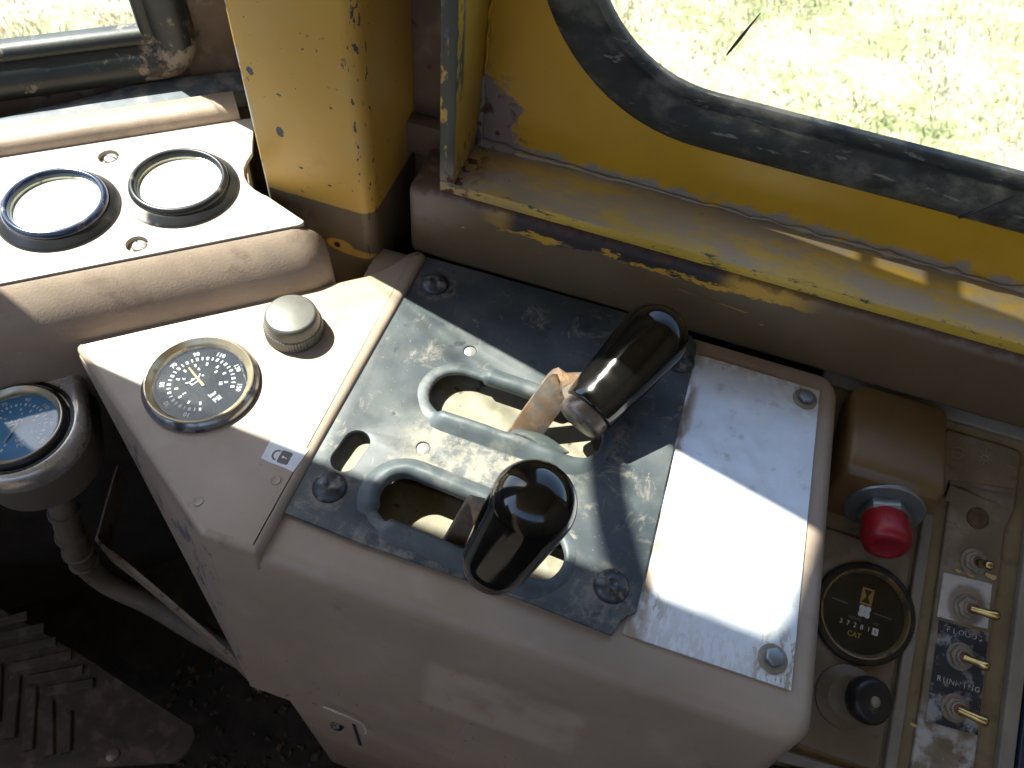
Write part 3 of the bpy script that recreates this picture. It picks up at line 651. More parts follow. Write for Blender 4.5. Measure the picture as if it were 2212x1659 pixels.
# ================================================================== DASHBOARD
dash = thing('dashboard', 'sunlit beige dashboard with a rolled front edge under the windscreen', 'dashboard', (-280, 220, -300))
g = G()
fp = [(1.2, -40), (-8, -46), (-18, -44), (-21.5, -36), (-21.5, -18), (-21, -2), (-19, 8), (-15.5, 17), (-10, 25), (-4, 31), (0, 34), (1.2, 34.6)]
rings = [[DASH @ Vector((s, t, z)) for t, z in fp] for s in (-420, -300, -200, -150, -110, -70, -40, -14)]
for f in (0.0, 0.2, 0.4, 0.6, 0.75, 0.88, 0.96, 1.0):
    q = 1-math.sqrt(max(0, 1-f*f))
    rings.append([DASH @ Vector((-6+17*f, 1.2+(t-1.2)*(1-0.35*q), -4+(z+4)*(1-0.5*q) if z > -4 else z)) for t, z in fp])
obj('dash_roll', G().loft(rings, True, True, True), M['taupe_dash'], dash, smooth=50)
bp = [(60, -300), (60, -56), (1.6, -40), (1.6, 32.8), (99, 32.8), (99.5, 38), (101, 41.5), (104, 43.5), (109, 44.2), (118, 42.6), (123, 39), (124.5, 34), (124.8, 24), (125, -300)]
def bend_(t): return -25.5 if t < 98.5 else -16
obj('dash_body', G().loft([[DASH @ Vector((s, t, z)) for t, z in bp] for s in (-420, -150, -60, -30)] + [[DASH @ Vector((bend_(t), t, z)) for t, z in bp]], True, True, True), M['taupe_dash'], dash, smooth=50)
# instrument plate with round holes for the screws, cut away round the post
outl = [(-400, 1.6), (-2, 1.6), (0.6, 2.6), (1.2, 4.2), (-14, 29), (-16, 31), (-19.5, 36), (-22, 42), (-22.8, 48), (-22, 55), (-19, 61), (-15, 67), (-8, 99), (-400, 99)]
SCREWS = [(-91.6, 84.6), (-84.2, 10.9)]
loops = [outl] + [[(sx+5.6*math.cos(a*math.pi/10), sy+5.6*math.sin(a*math.pi/10)) for a in range(20)] for sx, sy in SCREWS]
ip = obj('instrument_plate', holed(loops, 33.0, 36.0, 0.5).xf(DASH), M['dash_plate'], dash, smooth=40)
for i, (sx, sy) in enumerate(SCREWS):
    fr = DASH @ Matrix.Translation((sx+0.9, sy-0.7, 33.4)) @ Matrix.Rotation(R(52 if i == 0 else 20), 4, 'Z')
    g = G()
    for sgn in (1, -1):       # a domed head in two halves leaves the slot open
        rings = []
        for r, h in ((4.0, 0), (4.0, 1.2), (3.4, 2.2), (2.0, 2.8), (0.35, 2.9)):
            rings.append([fr @ Vector((sgn*max(0.32, r*math.cos(R(-90+180*k/10))), sgn*r*math.sin(R(-90+180*k/10)), h)) for k in range(11)])
        g.loft(rings, True, True, True)
    g.lathe([(3.5, -0.4), (3.5, 0.7)], fr, 16)
    obj('screw', g, M['screw'], ip)
obj('dash_shade_sheet', G().loft([[DASH @ Vector((s, t, z)) for s, t in ((-420, 55), (20, 55), (20, 58), (-420, 58))] for z in (-428, -50)], True, True, True), M['dark_steel'], dash)  # added dark sheet that stands in for the shade under the dash
obj('under_floor', G().loft([[DASH @ Vector((s, t, z)) for s, t in ((-27, -2), (20, -2), (20, 124), (-27, 124))] for z in (-40, -38)], True, True, True), M['dark_steel'], dash)
# grey sealing strip that lies between dashboard and wall
top = [(-420, 122), (-300, 124), (-200, 128), (-150, 133), (-110, 140), (-75, 146.5), (-40, 148.2), (-14, 147.5), (36, 147)]
rings = []
for s, tb in top:
    w = mnoise.noise(Vector((s/40, 0, 0)))*0.8
    rings.append([DASH @ Vector((s, t, z)) for t, z in ((124.9, 26), (125, 37.5+w), (126.5+(tb-127)*0.3, 38.8+w), (tb-1.2, 37.4+w), (tb, 35), (tb, 26))])
obj('seal_strip', G().loft(rings, True, True, True), M['strip'], dash, smooth=50)

def dash_gauge(s, t, flange, ring, label):
    th = thing('dash_gauge', label, 'gauge', tuple(DASH @ Vector((s, t, 36))), 'round gauges set in the dashboard')
    fr = DASH @ Matrix.Translation((s, t, 36.05))
    obj('flange', G().lathe([(31, 0), (31, 0.8), (30.2, 1.8), (28.6, 2.8), (27.4, 4.2), (26.6, 4.6), (25.6, 4.0)], fr, 56, cap=False), M[flange], th, smooth=40)
    obj('rim', G().lathe([(26.4, 3.3), (26.2, 6.0), (25.4, 7.2), (24.4, 7.8), (23.4, 7.6), (22.6, 6.4), (22.2, 3.0)], fr, 56, cap=False), M[ring], th, smooth=50)
    obj('rim_edge', G().lathe([(22.5, 4.2), (21.9, 4.0), (21.5, 2.4)], fr, 48, cap=False), M['brass_rim'], th)
    obj('lens', G().lathe([(21.9, 2.6), (17, 3.4), (11, 4.0), (5, 4.3), (0.01, 4.4)], fr, 48), M['fog'], th, smooth=60)
    return th
dash_gauge(-119.5, 47.0, 'black', 'blue_black', 'fogged round gauge with a blue-black rim, left of the pair in the dashboard')
dash_gauge(-57.0, 47.0, 'grey_flange', 'black', 'fogged round gauge with a dusty pale flange, beside the yellow post')

# ================================================================== CONSOLE
con = thing('control_console', 'taupe control console with a slanted gauge wing, lever slots and rounded edges', 'console', (0, 200, -170))
def slope(p):
    x, y, z = p
    return (x, y + (0.16*z)*max(0, (300-y)/200) if z < 0 else y, z)
def body_ring(x0, x1, y0, y1, r, z, rl=None):
    n = 8; rl = r if rl is None else rl
    lp = arc(x1-r, y0+r, r, -90, 0, n) + arc(x1-r, y1-r, r, 0, 90, n) + arc(x0+rl, y1-rl, rl, 90, 180, n) + arc(x0+rl, y0+rl, rl, 180, 270, n)
    return [slope((x, y, z)) for x, y in lp]
E_ = 7.0
def edge_ring(z_in, z): pass
rings = [body_ring(-116, 40, 128, 290, 3, -24), body_ring(-116, 40, 128, 290, 3, 0)]
for a in range(0, 91, 15):
    ins = E_*(1-math.sin(R(a))); z = -E_*(1-math.cos(R(a)))
    rings.append(body_ring(-150+ins*0.5, 131-ins, 99.5+ins, 301-ins*0.4, max(3, 13-ins), z, 1.5))
rings += [body_ring(-150, 131, 99.5, 301, 13, z, 1.5) for z in (-20, -60, -110, -168)]
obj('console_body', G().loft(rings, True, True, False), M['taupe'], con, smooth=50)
obj('tray', G().box(-111.6, 39.6, 166.2, 289.6, -12, -8), M['tray'], con)
obj('tray', G().box(-111.6, 39.6, 128.4, 166, -23.9, -19), M['tray'], con)
obj('tray_step', G().box(-117, -95, 145, 184, -12, -5.0), M['tray'], con)
for hx, hy in ((-71.2, 242.4), (-73.2, 176.8)):
    obj('hole_backing', G().lathe([(3.3, -1.2), (3.3, 2.3), (2.8, 2.6), (0.01, 2.7)], Matrix.Translation((hx, hy, 0)), 20), M['screw'], con)  # backing raised as discs so the holes look sunlit
# the raised wing that carries the oil gauge
wing = [(-266.2, 171.6), (-152, 265.2), (-144.9, 270.7), (-137.5, 280.3), (-131.9, 291.2), (-128.5, 297.4), (-124.0, 300.9), (-119.4, 299.5), (-118.2, 296.0), (-122.2, 98.9), (-150.2, 98.9)]
wing = fillet(wing, [3.0, 20, 10, 10, 10, 3, 2.5, 2.0, 2.0, 3, 3], 4)
def woff(d): return offset_loop(wing[::-1], d)
rings = []
for a in range(0, 91, 15):
    ins = 4.0*(1-math.sin(R(a))); z = 6-4.0*(1-math.cos(R(a)))
    rings.append([(x, y, z) for x, y in woff(ins)])
rings.append([(x, y-(1.9 if y < 103 else 0), -10) for x, y in woff(0)])
w_ = obj('gauge_wing', G().loft(rings, True, True, True), M['taupe'], con, smooth=50)
# its slanted wall, a sheet that widens towards the driver
tp, tq, bq = Vector((-266.2, 171.0, 1)), Vector((-150, 100.2, 1)), Vector((-150, 73.5, -172))
nrm = (tq-tp).cross(bq-tp).normalized()
if nrm.x > 0: nrm = -nrm
rings = []
for i in range(15):
    f = i/14
    a = tp.lerp(tq, f); b = tp.lerp(bq, f); b = a + (b-a)*(0.93+0.07*f) + Vector((0, 0, -7*math.sin(math.pi*f)*(1-f)))
    rings.append([a, a.lerp(b, 0.33)+nrm*1.2*math.sin(math.pi*f), a.lerp(b, 0.66)+nrm*1.2*math.sin(math.pi*f), b, b-nrm*2.6, a-nrm*2.6])
obj('slanted_wall', G().loft(rings, True, True, True), M['taupe'], con, smooth=50)
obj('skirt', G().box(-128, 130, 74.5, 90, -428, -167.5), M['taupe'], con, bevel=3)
obj('seam', G().loft([[(-83.6, 74.2, -182), (-81.2, 74.2, -182), (-81.2, 75.5, -182), (-83.6, 75.5, -182)], [(-86, 74.2, -262), (-83.4, 74.2, -262), (-83.4, 75.5, -262), (-86, 75.5, -262)]], True, True, True), M['strap'], con)
obj('skirt_bolt', G().lathe([(4.5, 0), (4.5, 2), (3, 3.4), (0.01, 3.6)], frame((-96, 74.4, -206), (0, -1, 0)), 6), M['bolt'], con)
cl = [(-98, 73.2, -150), (-94, 72.6, -147), (-88, 72.4, -147.5), (-80, 72.6, -151), (-74, 72.4, -156), (-71.5, 71.4, -163), (-71.5, 70.2, -171)]
obj('wire_clip', G().tube(spline(cl, 5), 0.55, 6), M['wire'], con)
# shallow screw dimples in the wing
for (x, y, r) in ((-159.5, 113.0, 2.6), (-131.5, 134.8, 2.6)):
    obj('dimple', G().lathe([(r, 6.05), (r*0.9, 6.45), (r*0.55, 6.3), (0.01, 6.15)], Matrix.Translation((x, y, 0)), 14), M['taupe'], con)

# ---- rubber plate with the lever slots
plate = thing('cover_plate', 'scuffed blue-grey rubber plate with two long lever slots, bolted to the console', 'plate', (-38, 210, 0.3))
out_pts = [(-121.7, 122.4), (-121, 299.2), (-49.6, 300.2), (1.5, 301), (36.8, 300.0), (44, 297.6), (47.4, 293), (48.0, 287), (47.4, 200), (47.0, 131), (46.3, 129.6), (43.4, 127.6), (41.0, 124.0), (39.8, 119.6), (38.6, 117.0), (20, 118.0), (0, 119.0), (-36, 119.7), (-83, 120.0)][::-1]
REAR = stadium(-68, 212.4, -3.5, 210.4, 17.2, 14)
FRONT = stadium(-71.5, 147.2, -4.2, 142.3, 16.2, 14)
SMALL = stadium(-105.4, 168.6, -107.0, 157.4, 6.6, 10)
def circ(x, y, r, n=18): return [(x+r*math.cos(2*math.pi*i/n), y+r*math.sin(2*math.pi*i/n)) for i in range(n)]
g = holed([out_pts, REAR, FRONT, SMALL, circ(-71.2, 242.4, 3.5), circ(-73.2, 176.8, 3.5)], 0.5, 3.1, 0.5)
for i, (x, y, z) in enumerate(g.v):      # the old rubber no longer lies flat
    d = mnoise.noise(Vector((x/55, y/55, 1)))*0.35
    edge = max(0, (126-y)/8)*max(0, math.sin(max(0, min(1, (x+121)/160))*math.pi))
    g.v[i] = (x, y, z+d*0.5+edge*0.9)
pl = obj('rubber_sheet', g, M['plate'], plate, smooth=30)
def lip(c, fn, name):
    """rubber curled up round a slot: height fn(angle position 0..1)"""
    P_ = [Vector((x, y, 0)) for x, y in c]; cum = [0.0]
    for a, b in zip(P_, P_[1:]+P_[:1]): cum.append(cum[-1]+(b-a).length)
    n = 110; pts = []
    for i in range(n):
        q = cum[-1]*i/n; k = max(j for j in range(len(P_)) if cum[j] <= q+1e-9)
        pts.append(P_[k].lerp(P_[(k+1) % len(P_)], (q-cum[k])/max(1e-9, cum[k+1]-cum[k])))
    rings = []
    for i, p in enumerate(pts):
        t = (pts[(i+1) % n]-pts[i-1]).normalized(); o = Vector((t.y, -t.x, 0))
        h = fn(i/n) + mnoise.noise(Vector((i*0.22, 2, c[0][1])))*0.22
        h = max(0.12, h)
        prf = [(6.4, 3.0), (5.2, 3.2+h*0.7), (3.4, 3.2+h*2.0), (1.4, 3.2+h*3.1), (-0.6, 3.2+h*3.6), (-2.4, 3.0+h*3.4), (-3.8, 2.6+h*2.4), (-4.6, 1.9+h*0.9), (-4.2, 0.9+h*0.2), (-3.0, 0.8), (-0.5, 0.9)]
        rings.append([p+o*w*(0.45+0.55*min(1, h*1.3)) + Vector((0, 0, z)) for w, z in prf])
    g = G().loft(rings+[rings[0]], False)
    return obj(name, g, M['lip'], plate, smooth=60)
def tri(t, pts):
    for (a, va), (b, vb) in zip(pts, pts[1:]):
        if a <= t <= b: return va+(vb-va)*(t-a)/(b-a)
    return pts[-1][1]
lip(REAR, lambda t: tri(t, [(0, .85), (.06, .3), (.14, .10), (.22, .18), (.285, .10), (.30, 1.2), (.40, 1.35), (.455, 1.2), (.46, .15), (.53, .22), (.62, .2), (.70, .25), (.715, 1.5), (.80, 1.75), (.90, 1.7), (.97, 1.35), (1, .85)]), 'slot_lip')
lip(FRONT, lambda t: tri(t, [(0, .9), (.05, .3), (.12, .15), (.22, .12), (.30, .15), (.33, 1.25), (.44, 1.6), (.55, 1.5), (.60, 1.1), (.655, .8), (.66, .12), (.70, .15), (.715, 1.2), (.80, 1.6), (.92, 1.5), (1, .9)]), 'slot_lip')
for (x, y) in ((-106.3, 280.6), (-107.1, 141.2), (33.3, 138.5), (40.4, 277.6)):
    fr = Matrix.Translation((x, y, 3.0))
    obj('bolt', G().lathe([(8.4, -0.2), (8.2, 0.8), (7.2, 2.0), (5.4, 3.3), (3.4, 4.2), (2.2, 4.4), (1.5, 4.0), (0.9, 3.3), (0.01, 3.1)], fr, 32), M['bolt'], plate, smooth=50)
# torn scrap of rubber under the rear lever
obj('torn_scrap', G().loft([[(-36+i*4.4, 199.5+1.5*math.sin(i*0.9), 3.0+0.4*i-0.09*i*i), (-34+i*4.4, 205.5+2.6*math.sin(i*0.55), -1.5+0.4*i-0.1*i*i), (-34+i*4.4, 205.2+2.6*math.sin(i*0.55), -2.3+0.4*i-0.1*i*i), (-36+i*4.4, 199.0+1.5*math.sin(i*0.9), 2.2+0.4*i-0.09*i*i)] for i in range(8)], True, True, True), M['lip'], plate, smooth=60)

# ---- bare aluminium plate
ap = thing('aluminium_plate', 'bare scuffed aluminium plate held by two small bolts, right of the rubber plate', 'plate', (83, 203, 0.2))
g = holed([rrect(43.5, 119, 119.8, 287.2, 1.2, 3)], 0.15, 0.45, 0.0)
g = G(); nx, ny = 12, 24
vv = [[(43.5+75.5*i/nx, 119.8+167.4*j/ny, 1.35 + 0.05*mnoise.noise(Vector((i*0.35, j*0.35, 4)))) for i in range(nx+1)] for j in range(ny+1)]
for row in vv: g.v += row
for j in range(ny):
    for i in range(nx):
        a = j*(nx+1)+i; g.f.append((a, a+1, a+nx+2, a+nx+1))
b0 = len(g.v)
ed = [vv[0][i] for i in range(nx+1)] + [vv[j][nx] for j in range(1, ny+1)] + [vv[ny][i] for i in range(nx-1, -1, -1)] + [vv[j][0] for j in range(ny-1, 0, -1)]
g.loft([ed, [(x, y, 0.12) for x, y, z in ed]], True)
# keep it below the rubber where they overlap
g.v = [(x, y, min(z, 0.42) if x < 48.6 else z) for x, y, z in g.v]
obj('sheet', g, M['alu'], ap, smooth=30)
for (x, y, a) in ((111.3, 278.0, 10), (109.6, 130.6, 25)):
    fr = Matrix.Translation((x, y, 1.35)) @ Matrix.Rotation(R(a), 4, 'Z')
    bl = obj('bolt', G().lathe([(4.3, 1.0), (4.3, 3.6), (3.9, 4.2), (0.01, 4.2)], fr, 6), M['zinc'], ap, bevel=0.3)
    obj('washer', G().lathe([(6.6, 0), (6.6, 0.9), (6.2, 1.1), (4.0, 1.1)], fr, 32), M['nut'], bl)

# ---- levers
def lever(label, base, bend, bot, ball, r, wx, taper, knobmat='knob'):
    """base: foot in the slot, bend: top of the folded bar, bot: underside of the collar, ball: centre of the knob's round end"""
    base, bend, bot, ball = map(Vector, (base, bend, bot, ball))
    th = thing('lever', label, 'lever', tuple(base), 'black-knobbed control levers')
    ax = (ball-bot).normalized(); Lk = (ball-bot).length
    fr = frame(bot, ax, (1, 0, 0))
    # folded flat bar: foot -> bend -> collar
    a = bot + ax*7
    e1 = (bend-base).normalized(); e2 = (a-bend).normalized(); tt = min(11, (a-bend).length*0.48)
    q1, q2 = bend-e1*tt, bend+e2*tt
    path = [base+(base-bend)*0.35, base, base.lerp(q1, 0.5), q1]
    path += [q1*(1-u)**2 + bend*2*u*(1-u) + q2*u*u for u in (0.12, 0.25, 0.38, 0.5, 0.62, 0.75, 0.88)] + [q2, q2.lerp(a, 0.6), a]
    rings = []
    for i, p in enumerate(path):
        d = (path[min(i+1, len(path)-1)]-path[max(i-1, 0)]).normalized()
        w = Vector((1, 0.12, 0)); w = (w-d*w.dot(d)).normalized(); n = d.cross(w)
        hw = wx/2; ht = 2.3
        rings.append([p+w*q*hw*0.94+n*e*ht for q, e in ((-1, -1), (1, -1), (1, 1), (-1, 1))])
    obj('bracket', G().loft(rings, True, True, True), M['rusty'], th, bevel=0.9, smooth=50)
    rc = r*taper
    obj('collar', G().lathe([(rc*0.55, -1.5), (rc*0.85, -0.6), (rc*0.97, 1.2), (rc, 3), (rc, 9), (rc*0.9, 9.4)], fr, 36), M['collar'], th, smooth=50)
    prof = [(rc*0.6, 7.2), (rc*1.0, 7.4), (rc*1.10, 8.0), (rc*1.13, 9)]
    for i in range(1, 10):
        f = i/10; prof.append((rc*1.13+(r*0.998-rc*1.13)*(0.55*f+0.45*math.sin(f*1.5)/math.sin(1.5)), 9+(Lk-9)*f))
    for i in range(0, 19): prof.append((max(0.01, r*math.cos(R(i*5))), Lk+r*1.02*math.sin(R(i*5))))
    obj('knob', G().lathe(prof, fr, 56), M[knobmat], th, smooth=60)
    return th
lever('black-knobbed lever leaning to the window, in the slot nearest the window wall', (-29, 206, -6), (-15, 231, 27), (-3.45, 208.5, 18.5), (20.3, 259, 37.5), 17.6, 17, 0.72)
lever('upright black-knobbed lever, nearer the viewer, in the slot by the console front', (-40, 139, -6), (-30.5, 147, 36), (-20.3, 120.0, 23.5), (-10.0, 132.0, 71.5), 17.3, 17, 0.76)

# ---- oil gauge and pod gauge share one dial layout
def dial_marks(fr, rad, numbers, sweep0, sweep1, hi, nmajor, r_out, unit):
    g = G()
    def at(v): return R(90 - (sweep0+(sweep1-sweep0)*v))
    for i in range(nmajor+1):
        a = at(i/nmajor); w = 0.62 if i % 2 == 0 else 0.34
        dr = Vector((math.cos(a), math.sin(a), 0)); sdv = Vector((-dr.y, dr.x, 0))
        p0, p1 = dr*(r_out), dr*(r_out-1.9)
        g.poly([fr @ (p0+sdv*w), fr @ (p0-sdv*w), fr @ (p1-sdv*w), fr @ (p1+sdv*w)])
    for i in range(11):
        a = at(i/10.4); w = 0.5
        dr = Vector((math.cos(a), math.sin(a), 0)); sdv = Vector((-dr.y, dr.x, 0))
        p0, p1 = dr*(r_out-3.6), dr*(r_out-5.4)
        g.poly([fr @ (p0+sdv*w), fr @ (p0-sdv*w), fr @ (p1-sdv*w), fr @ (p1+sdv*w)])
    for s, v in numbers:
        a = at(v); c = Vector((math.cos(a), math.sin(a), 0))*(r_out+2.3)
        g.join(text(s, 3.3, fr @ Matrix.Translation(c) @ Matrix.Rotation(a-math.pi/2, 4, 'Z'), bold=0.04))
    for s, v in (('2', .2), ('4', .4), ('6', .6), ('8', .8), ('10', 0.97)):
        a = at(v); c = Vector((math.cos(a), math.sin(a), 0))*(r_out-7.2)
        g.join(text(s, 2.5, fr @ Matrix.Translation(c) @ Matrix.Rotation(a-math.pi/2, 4, 'Z'), bold=0.04))
    g.join(text('bar', 3.2, fr @ Matrix.Translation((0, -9.2, 0)), bold=0.04))
    g.join(text('PSI', 3.6, fr @ Matrix.Translation((0, -13.2, 0)), bold=0.05))
    return g
def oilcan(fr):
    g = G()
    body = [(-2.2, 0), (1.6, 0), (1.6, 0.5), (-1.8, 0.5), (-1.8, 1.9), (1.4, 1.9), (1.4, 0.5), (1.9, 0.5), (1.9, 2.4), (-2.2, 2.4)]
    g.join(flat(body, fr)); g.join(flat([(1.9, 0.9), (4.2, 2.6), (3.9, 3.0), (1.9, 1.6)], fr))
    g.join(flat([(-2.2, 1.9), (-3.5, 2.9), (-3.2, 3.3), (-2.0, 2.5)], fr)); g.join(flat([(-0.5, 2.4), (0.3, 2.4), (0.3, 3.1), (-0.5, 3.1)], fr))
    g.join(flat(circ(4.4, 1.2, 0.5, 8), fr))
    return g
def pressure_gauge(th, c, r, up, needle, dialmat, rims, marks):
    k = r/28.5
    up = Vector((up[0], up[1], 0)).normalized(); x = Vector((up.y, -up.x, 0))
    fr = Matrix((x, up, Vector((0, 0, 1)))).transposed().to_4x4(); fr.translation = Vector(c)
    sc = fr @ Matrix.Diagonal((k, k, k, 1))
    obj('bezel', G().lathe([(28.6, 0), (28.6, 2.2), (27.7, 4.0), (26.2, 5.3)], sc, 64, cap=False), M[rims[0]], th, smooth=40)
    obj('rim', G().lathe([(26.4, 5.2), (26.1, 6.1), (25.5, 6.2), (25.0, 5.6), (24.0, 4.2), (22.9, 3.0), (22.5, 1.2)], sc, 64, cap=False), M[rims[1]], th, smooth=40)
    d = obj('dial', G().lathe([(23.2, 0.9), (0.01, 0.9)], sc, 48, cap=False), M[dialmat], th, smooth=0)
    fl = sc @ Matrix.Translation((0, 0, 1.05))
    obj('markings', dial_marks(fl, 21, [(str(v), v/150) for v in (10, 30, 50, 70, 90, 110, 130, 150)], -142, 142, 0, 30, 16.6, ''), M[marks], d, smooth=0)
    obj('oil_can_symbol', oilcan(fl @ Matrix.Translation((-1.5, 2.2, 0)) @ Matrix.Scale(1.15, 4)), M[marks], d, smooth=0)
    nf = sc @ Matrix.Translation((0, 0, 1.7)) @ Matrix.Rotation(R(-needle), 4, 'Z')
    g = G().loft([[nf @ Vector(p) for p in ((-0.62, -2.5, 0), (0.62, -2.5, 0), (0.35, 11.8, 0), (-0.35, 11.8, 0))], [nf @ Vector(p) for p in ((-0.62, -2.5, 0.5), (0.62, -2.5, 0.5), (0.35, 11.8, 0.4), (-0.35, 11.8, 0.4))]], True, True, True)
    obj('needle', g, M['needle' if dialmat == 'dial' else 'needle_grey'], th)
    obj('glass', G().lathe([(23.0, 2.7), (0.01, 3.1)], sc, 48), M['lens_glass'], th, smooth=60)
og = thing('oil_gauge', 'round oil pressure gauge with brassy rim and black dial, set in the console wing', 'gauge', (-191, 170.6, 6))
pressure_gauge(og, (-191.0, 171.0, 6.02), 28.6, (-0.91, 0.41), 6, 'dial', ('bezel_grime', 'brass_rim'), 'print_white')

# ---- grey knob on the wing
gk = thing('knurled_knob', 'round grey metal knob with a knurled skirt, on the console wing', 'knob', (-163.5, 219.5, 6))
fr = Matrix.Translation((-163.5, 219.0, 6.05))
obj('knob_cap', G().lathe([(14.6, 7.6), (14.4, 9.2), (13.9, 12.4), (13.3, 14.2), (12.6, 15.0), (12.0, 15.2), (0.01, 15.2)], fr, 56), M['gunmetal'], gk, smooth=40)
rings = []
for h, r0 in ((0, 15.0), (0.5, 15.3), (7.0, 15.1), (7.7, 14.5)):
    rings.append([fr @ Vector(((r0+(0.32 if k % 2 else -0.05))*math.cos(2*math.pi*k/120), (r0+(0.32 if k % 2 else -0.05))*math.sin(2*math.pi*k/120), h)) for k in range(120)])
obj('knurled_skirt', G().loft(rings, True, True, True), M['gunmetal'], gk, smooth=20)

# ---- padlock sticker
st = [(-143.4, 143.1), (-138, 142.4), (-131, 142.2), (-125.8, 141.4), (-124.3, 155.2), (-143.9, 155.8)]
sk = obj('sticker', holed([st], 6.04, 6.22), M['sticker'], smooth=0, loc=(-134, 148, 6.04))
tag(sk, 'small white padlock sticker on the console wing', 'sticker')
fr = Matrix.Translation((-133.9, 147.0, 6.27)) @ Matrix.Rotation(R(0), 4, 'Z')
sh = [(2.2*math.cos(R(a))*1.25-0.9, 3.0*math.sin(R(a))) for a in range(80, 281, 10)]
shi = [(1.35*math.cos(R(a))*1.3-0.9, 2.15*math.sin(R(a))) for a in range(280, 79, -10)]
g = flat(sh+[( -0.6, -2.95)]+[(-0.6, -2.1)]+shi, fr @ Matrix.Translation((-2.0, 0.1, 0)))
bodyp = rrect(-1.9, 3.8, -3.4, 3.6, 1.0, 4)
g.join(holed([bodyp, circ(0.1, 0.1, 0.75, 10), [(0.9, -0.25), (2.1, -0.45), (2.1, 0.1), (0.9, 0.3)]], 0, 0.01).xf(fr))
obj('padlock_symbol', g, M['print_brown'], sk, smooth=0)

# ================================================================== POD GAUGE, HOSE, BRACKET, PEDAL
pod = thing('gauge_pod', 'chromed gauge pod with a pressure dial painted blue as a sky reflection, left of the console', 'gauge', (-277, 127, -60))
pc = Vector((-277.5, 127.3, -20)); pr = 25.4
pfr = Matrix((DU, DN, Vector((0, 0, 1)))).transposed().to_4x4(); pfr.translation = pc
# D-shaped housing: straight back along the dashboard, round towards the driver
dout = arc(0, 0, 32.5, 180, 360, 28) + [(32.5, 30), (31, 32), (-31, 32), (-32.5, 30)]
def dl(off): return offset_loop(dout, off)
rings = []
for ins, z in ((6.5, 2.6), (5.0, 3.4), (3.2, 3.2), (1.4, 2.0), (0.3, -0.6), (0, -4), (0.4, -9), (1.5, -14), (2.2, -34), (6, -40)):
    rings.append([pfr @ Vector((x, y, z)) for x, y in dl(ins)])
g = G().loft(rings, True, False, True)
inner = [(32*0.905*math.cos(R(180+360*i/32)), 32*0.905*math.sin(R(180+360*i/32))) for i in range(32)]
inner = inner[:1] + inner[1:]
k = len(rings[0])
g.loft([[pfr @ Vector((x, y, 2.6)) for x, y in dl(6.5)], ], True)
cir = []
for x, y in dl(6.5):
    a = math.atan2(y, x); cir.append((27.5*math.cos(a), 27.5*math.sin(a)))
g.loft([[pfr @ Vector((x, y, 2.6)) for x, y in dl(6.5)], [pfr @ Vector((x, y, 2.4)) for x, y in cir], [pfr @ Vector((x, y, -4)) for x, y in cir]], True)
obj('housing', g, M['chrome'], pod, smooth=50)
obj('gasket', G().lathe([(28.5, 2.5), (28.2, 3.4), (26.8, 3.6), (26.0, 2.0)], pfr, 48, cap=False), M['black'], pod)
pressure_gauge(pod, tuple(pc+Vector((0, 0, 1.2))), pr, (-0.72, 0.69), -138, 'dial_sky_reflection', ('black', 'brass_rim'), 'print_white')
hs = thing('hose', 'grey ribbed hose running down from the gauge pod into the dark footwell', 'hose', (-273, 105, -120))
hp = spline([(-268, 126, -58), (-270, 116, -78), (-273.5, 106, -120), (-283, 106, -165), (-275, 105, -190), (-249, 105, -205), (-215, 100, -214), (-180, 95, -222)], 8)
obj('hose_tube', G().tube(hp, 7.4, 20), M['hose'], hs, smooth=60)
g = G()
for i in range(10, 26, 4):
    d = (hp[i+1]-hp[i-1]).normalized(); g.tube([hp[i]-d*1.8, hp[i]-d*1.4, hp[i]+d*1.4, hp[i]+d*1.8], [7.4, 8.8, 8.8, 7.4], 20)
obj('hose_clamp', g, M['hose'], hs, smooth=50)
br = thing('bracket_plate', 'thin tan-edged steel bracket slanting down under the console wing', 'bracket', (-230, 110, -150))
pA, pB, pC, pD = Vector((-299, 170, -150)), Vector((-281, 120, -150)), Vector((-182, 88, -158)), Vector((-150, 76, -176))
rings = []
for p in spline([pA, pA.lerp(pB, 0.85), pB + Vector((3, -2, 0)), pB.lerp(pC, 0.3), pC, pD], 6):
    rings.append([p, p+Vector((0.6, 2.2, 0.4)), p+Vector((0.6, 1.0, -24)), p+Vector((0, -1.0, -24))])
obj('flange', G().loft(rings, True, True, True), M['tan_edge'], br, smooth=50)

pedal = thing('foot_pedal', 'dark foot pedal with chevron rubber ribs, in the shadowy footwell', 'pedal', (-320, 30, -310))
pout = [(-520, 98), (-326, 72.6), (-244.4, 57.5), (-214, 52.5), (-208.5, 47), (-208, 36), (-214, 26), (-291, -4), (-420, -60), (-560, -100)]
obj('pad', holed([pout[::-1]], -306, -300, 1.2), M['pedal'], pedal, smooth=40)
def bar(p, q, w):
    p, q = Vector((*p, 0)), Vector((*q, 0)); d = (q-p).normalized(); n = Vector((-d.y, d.x, 0))*w/2
    return G().loft([[tuple(v+Vector((0, 0, z))) for v in (p-n*s_, q-n*s_, q+n*s_, p+n*s_)] for z, s_ in ((-300.5, 1.0), (-298.2, 1.0), (-297.4, 0.75))], True, True, True)
Hh = [((-412, 60), (-378, 84)), ((-397, 57), (-360, 80)), ((-380, 52), (-345, 74)), ((-363, 47), (-328, 69)), ((-346, 43), (-313, 62)), ((-329, 40), (-300, 56))]
Vv = [((-392, 50), (-371, 20)), ((-375, 45), (-350, 9)), ((-357, 42), (-333, 4)), ((-340, 38), (-316, 1)), ((-323, 34), (-300, 2)), ((-306, 32), (-290, 8))]
for p, q in Hh+Vv: obj('rib', bar(p, q, 7.5), M['pedal'], pedal, smooth=30)
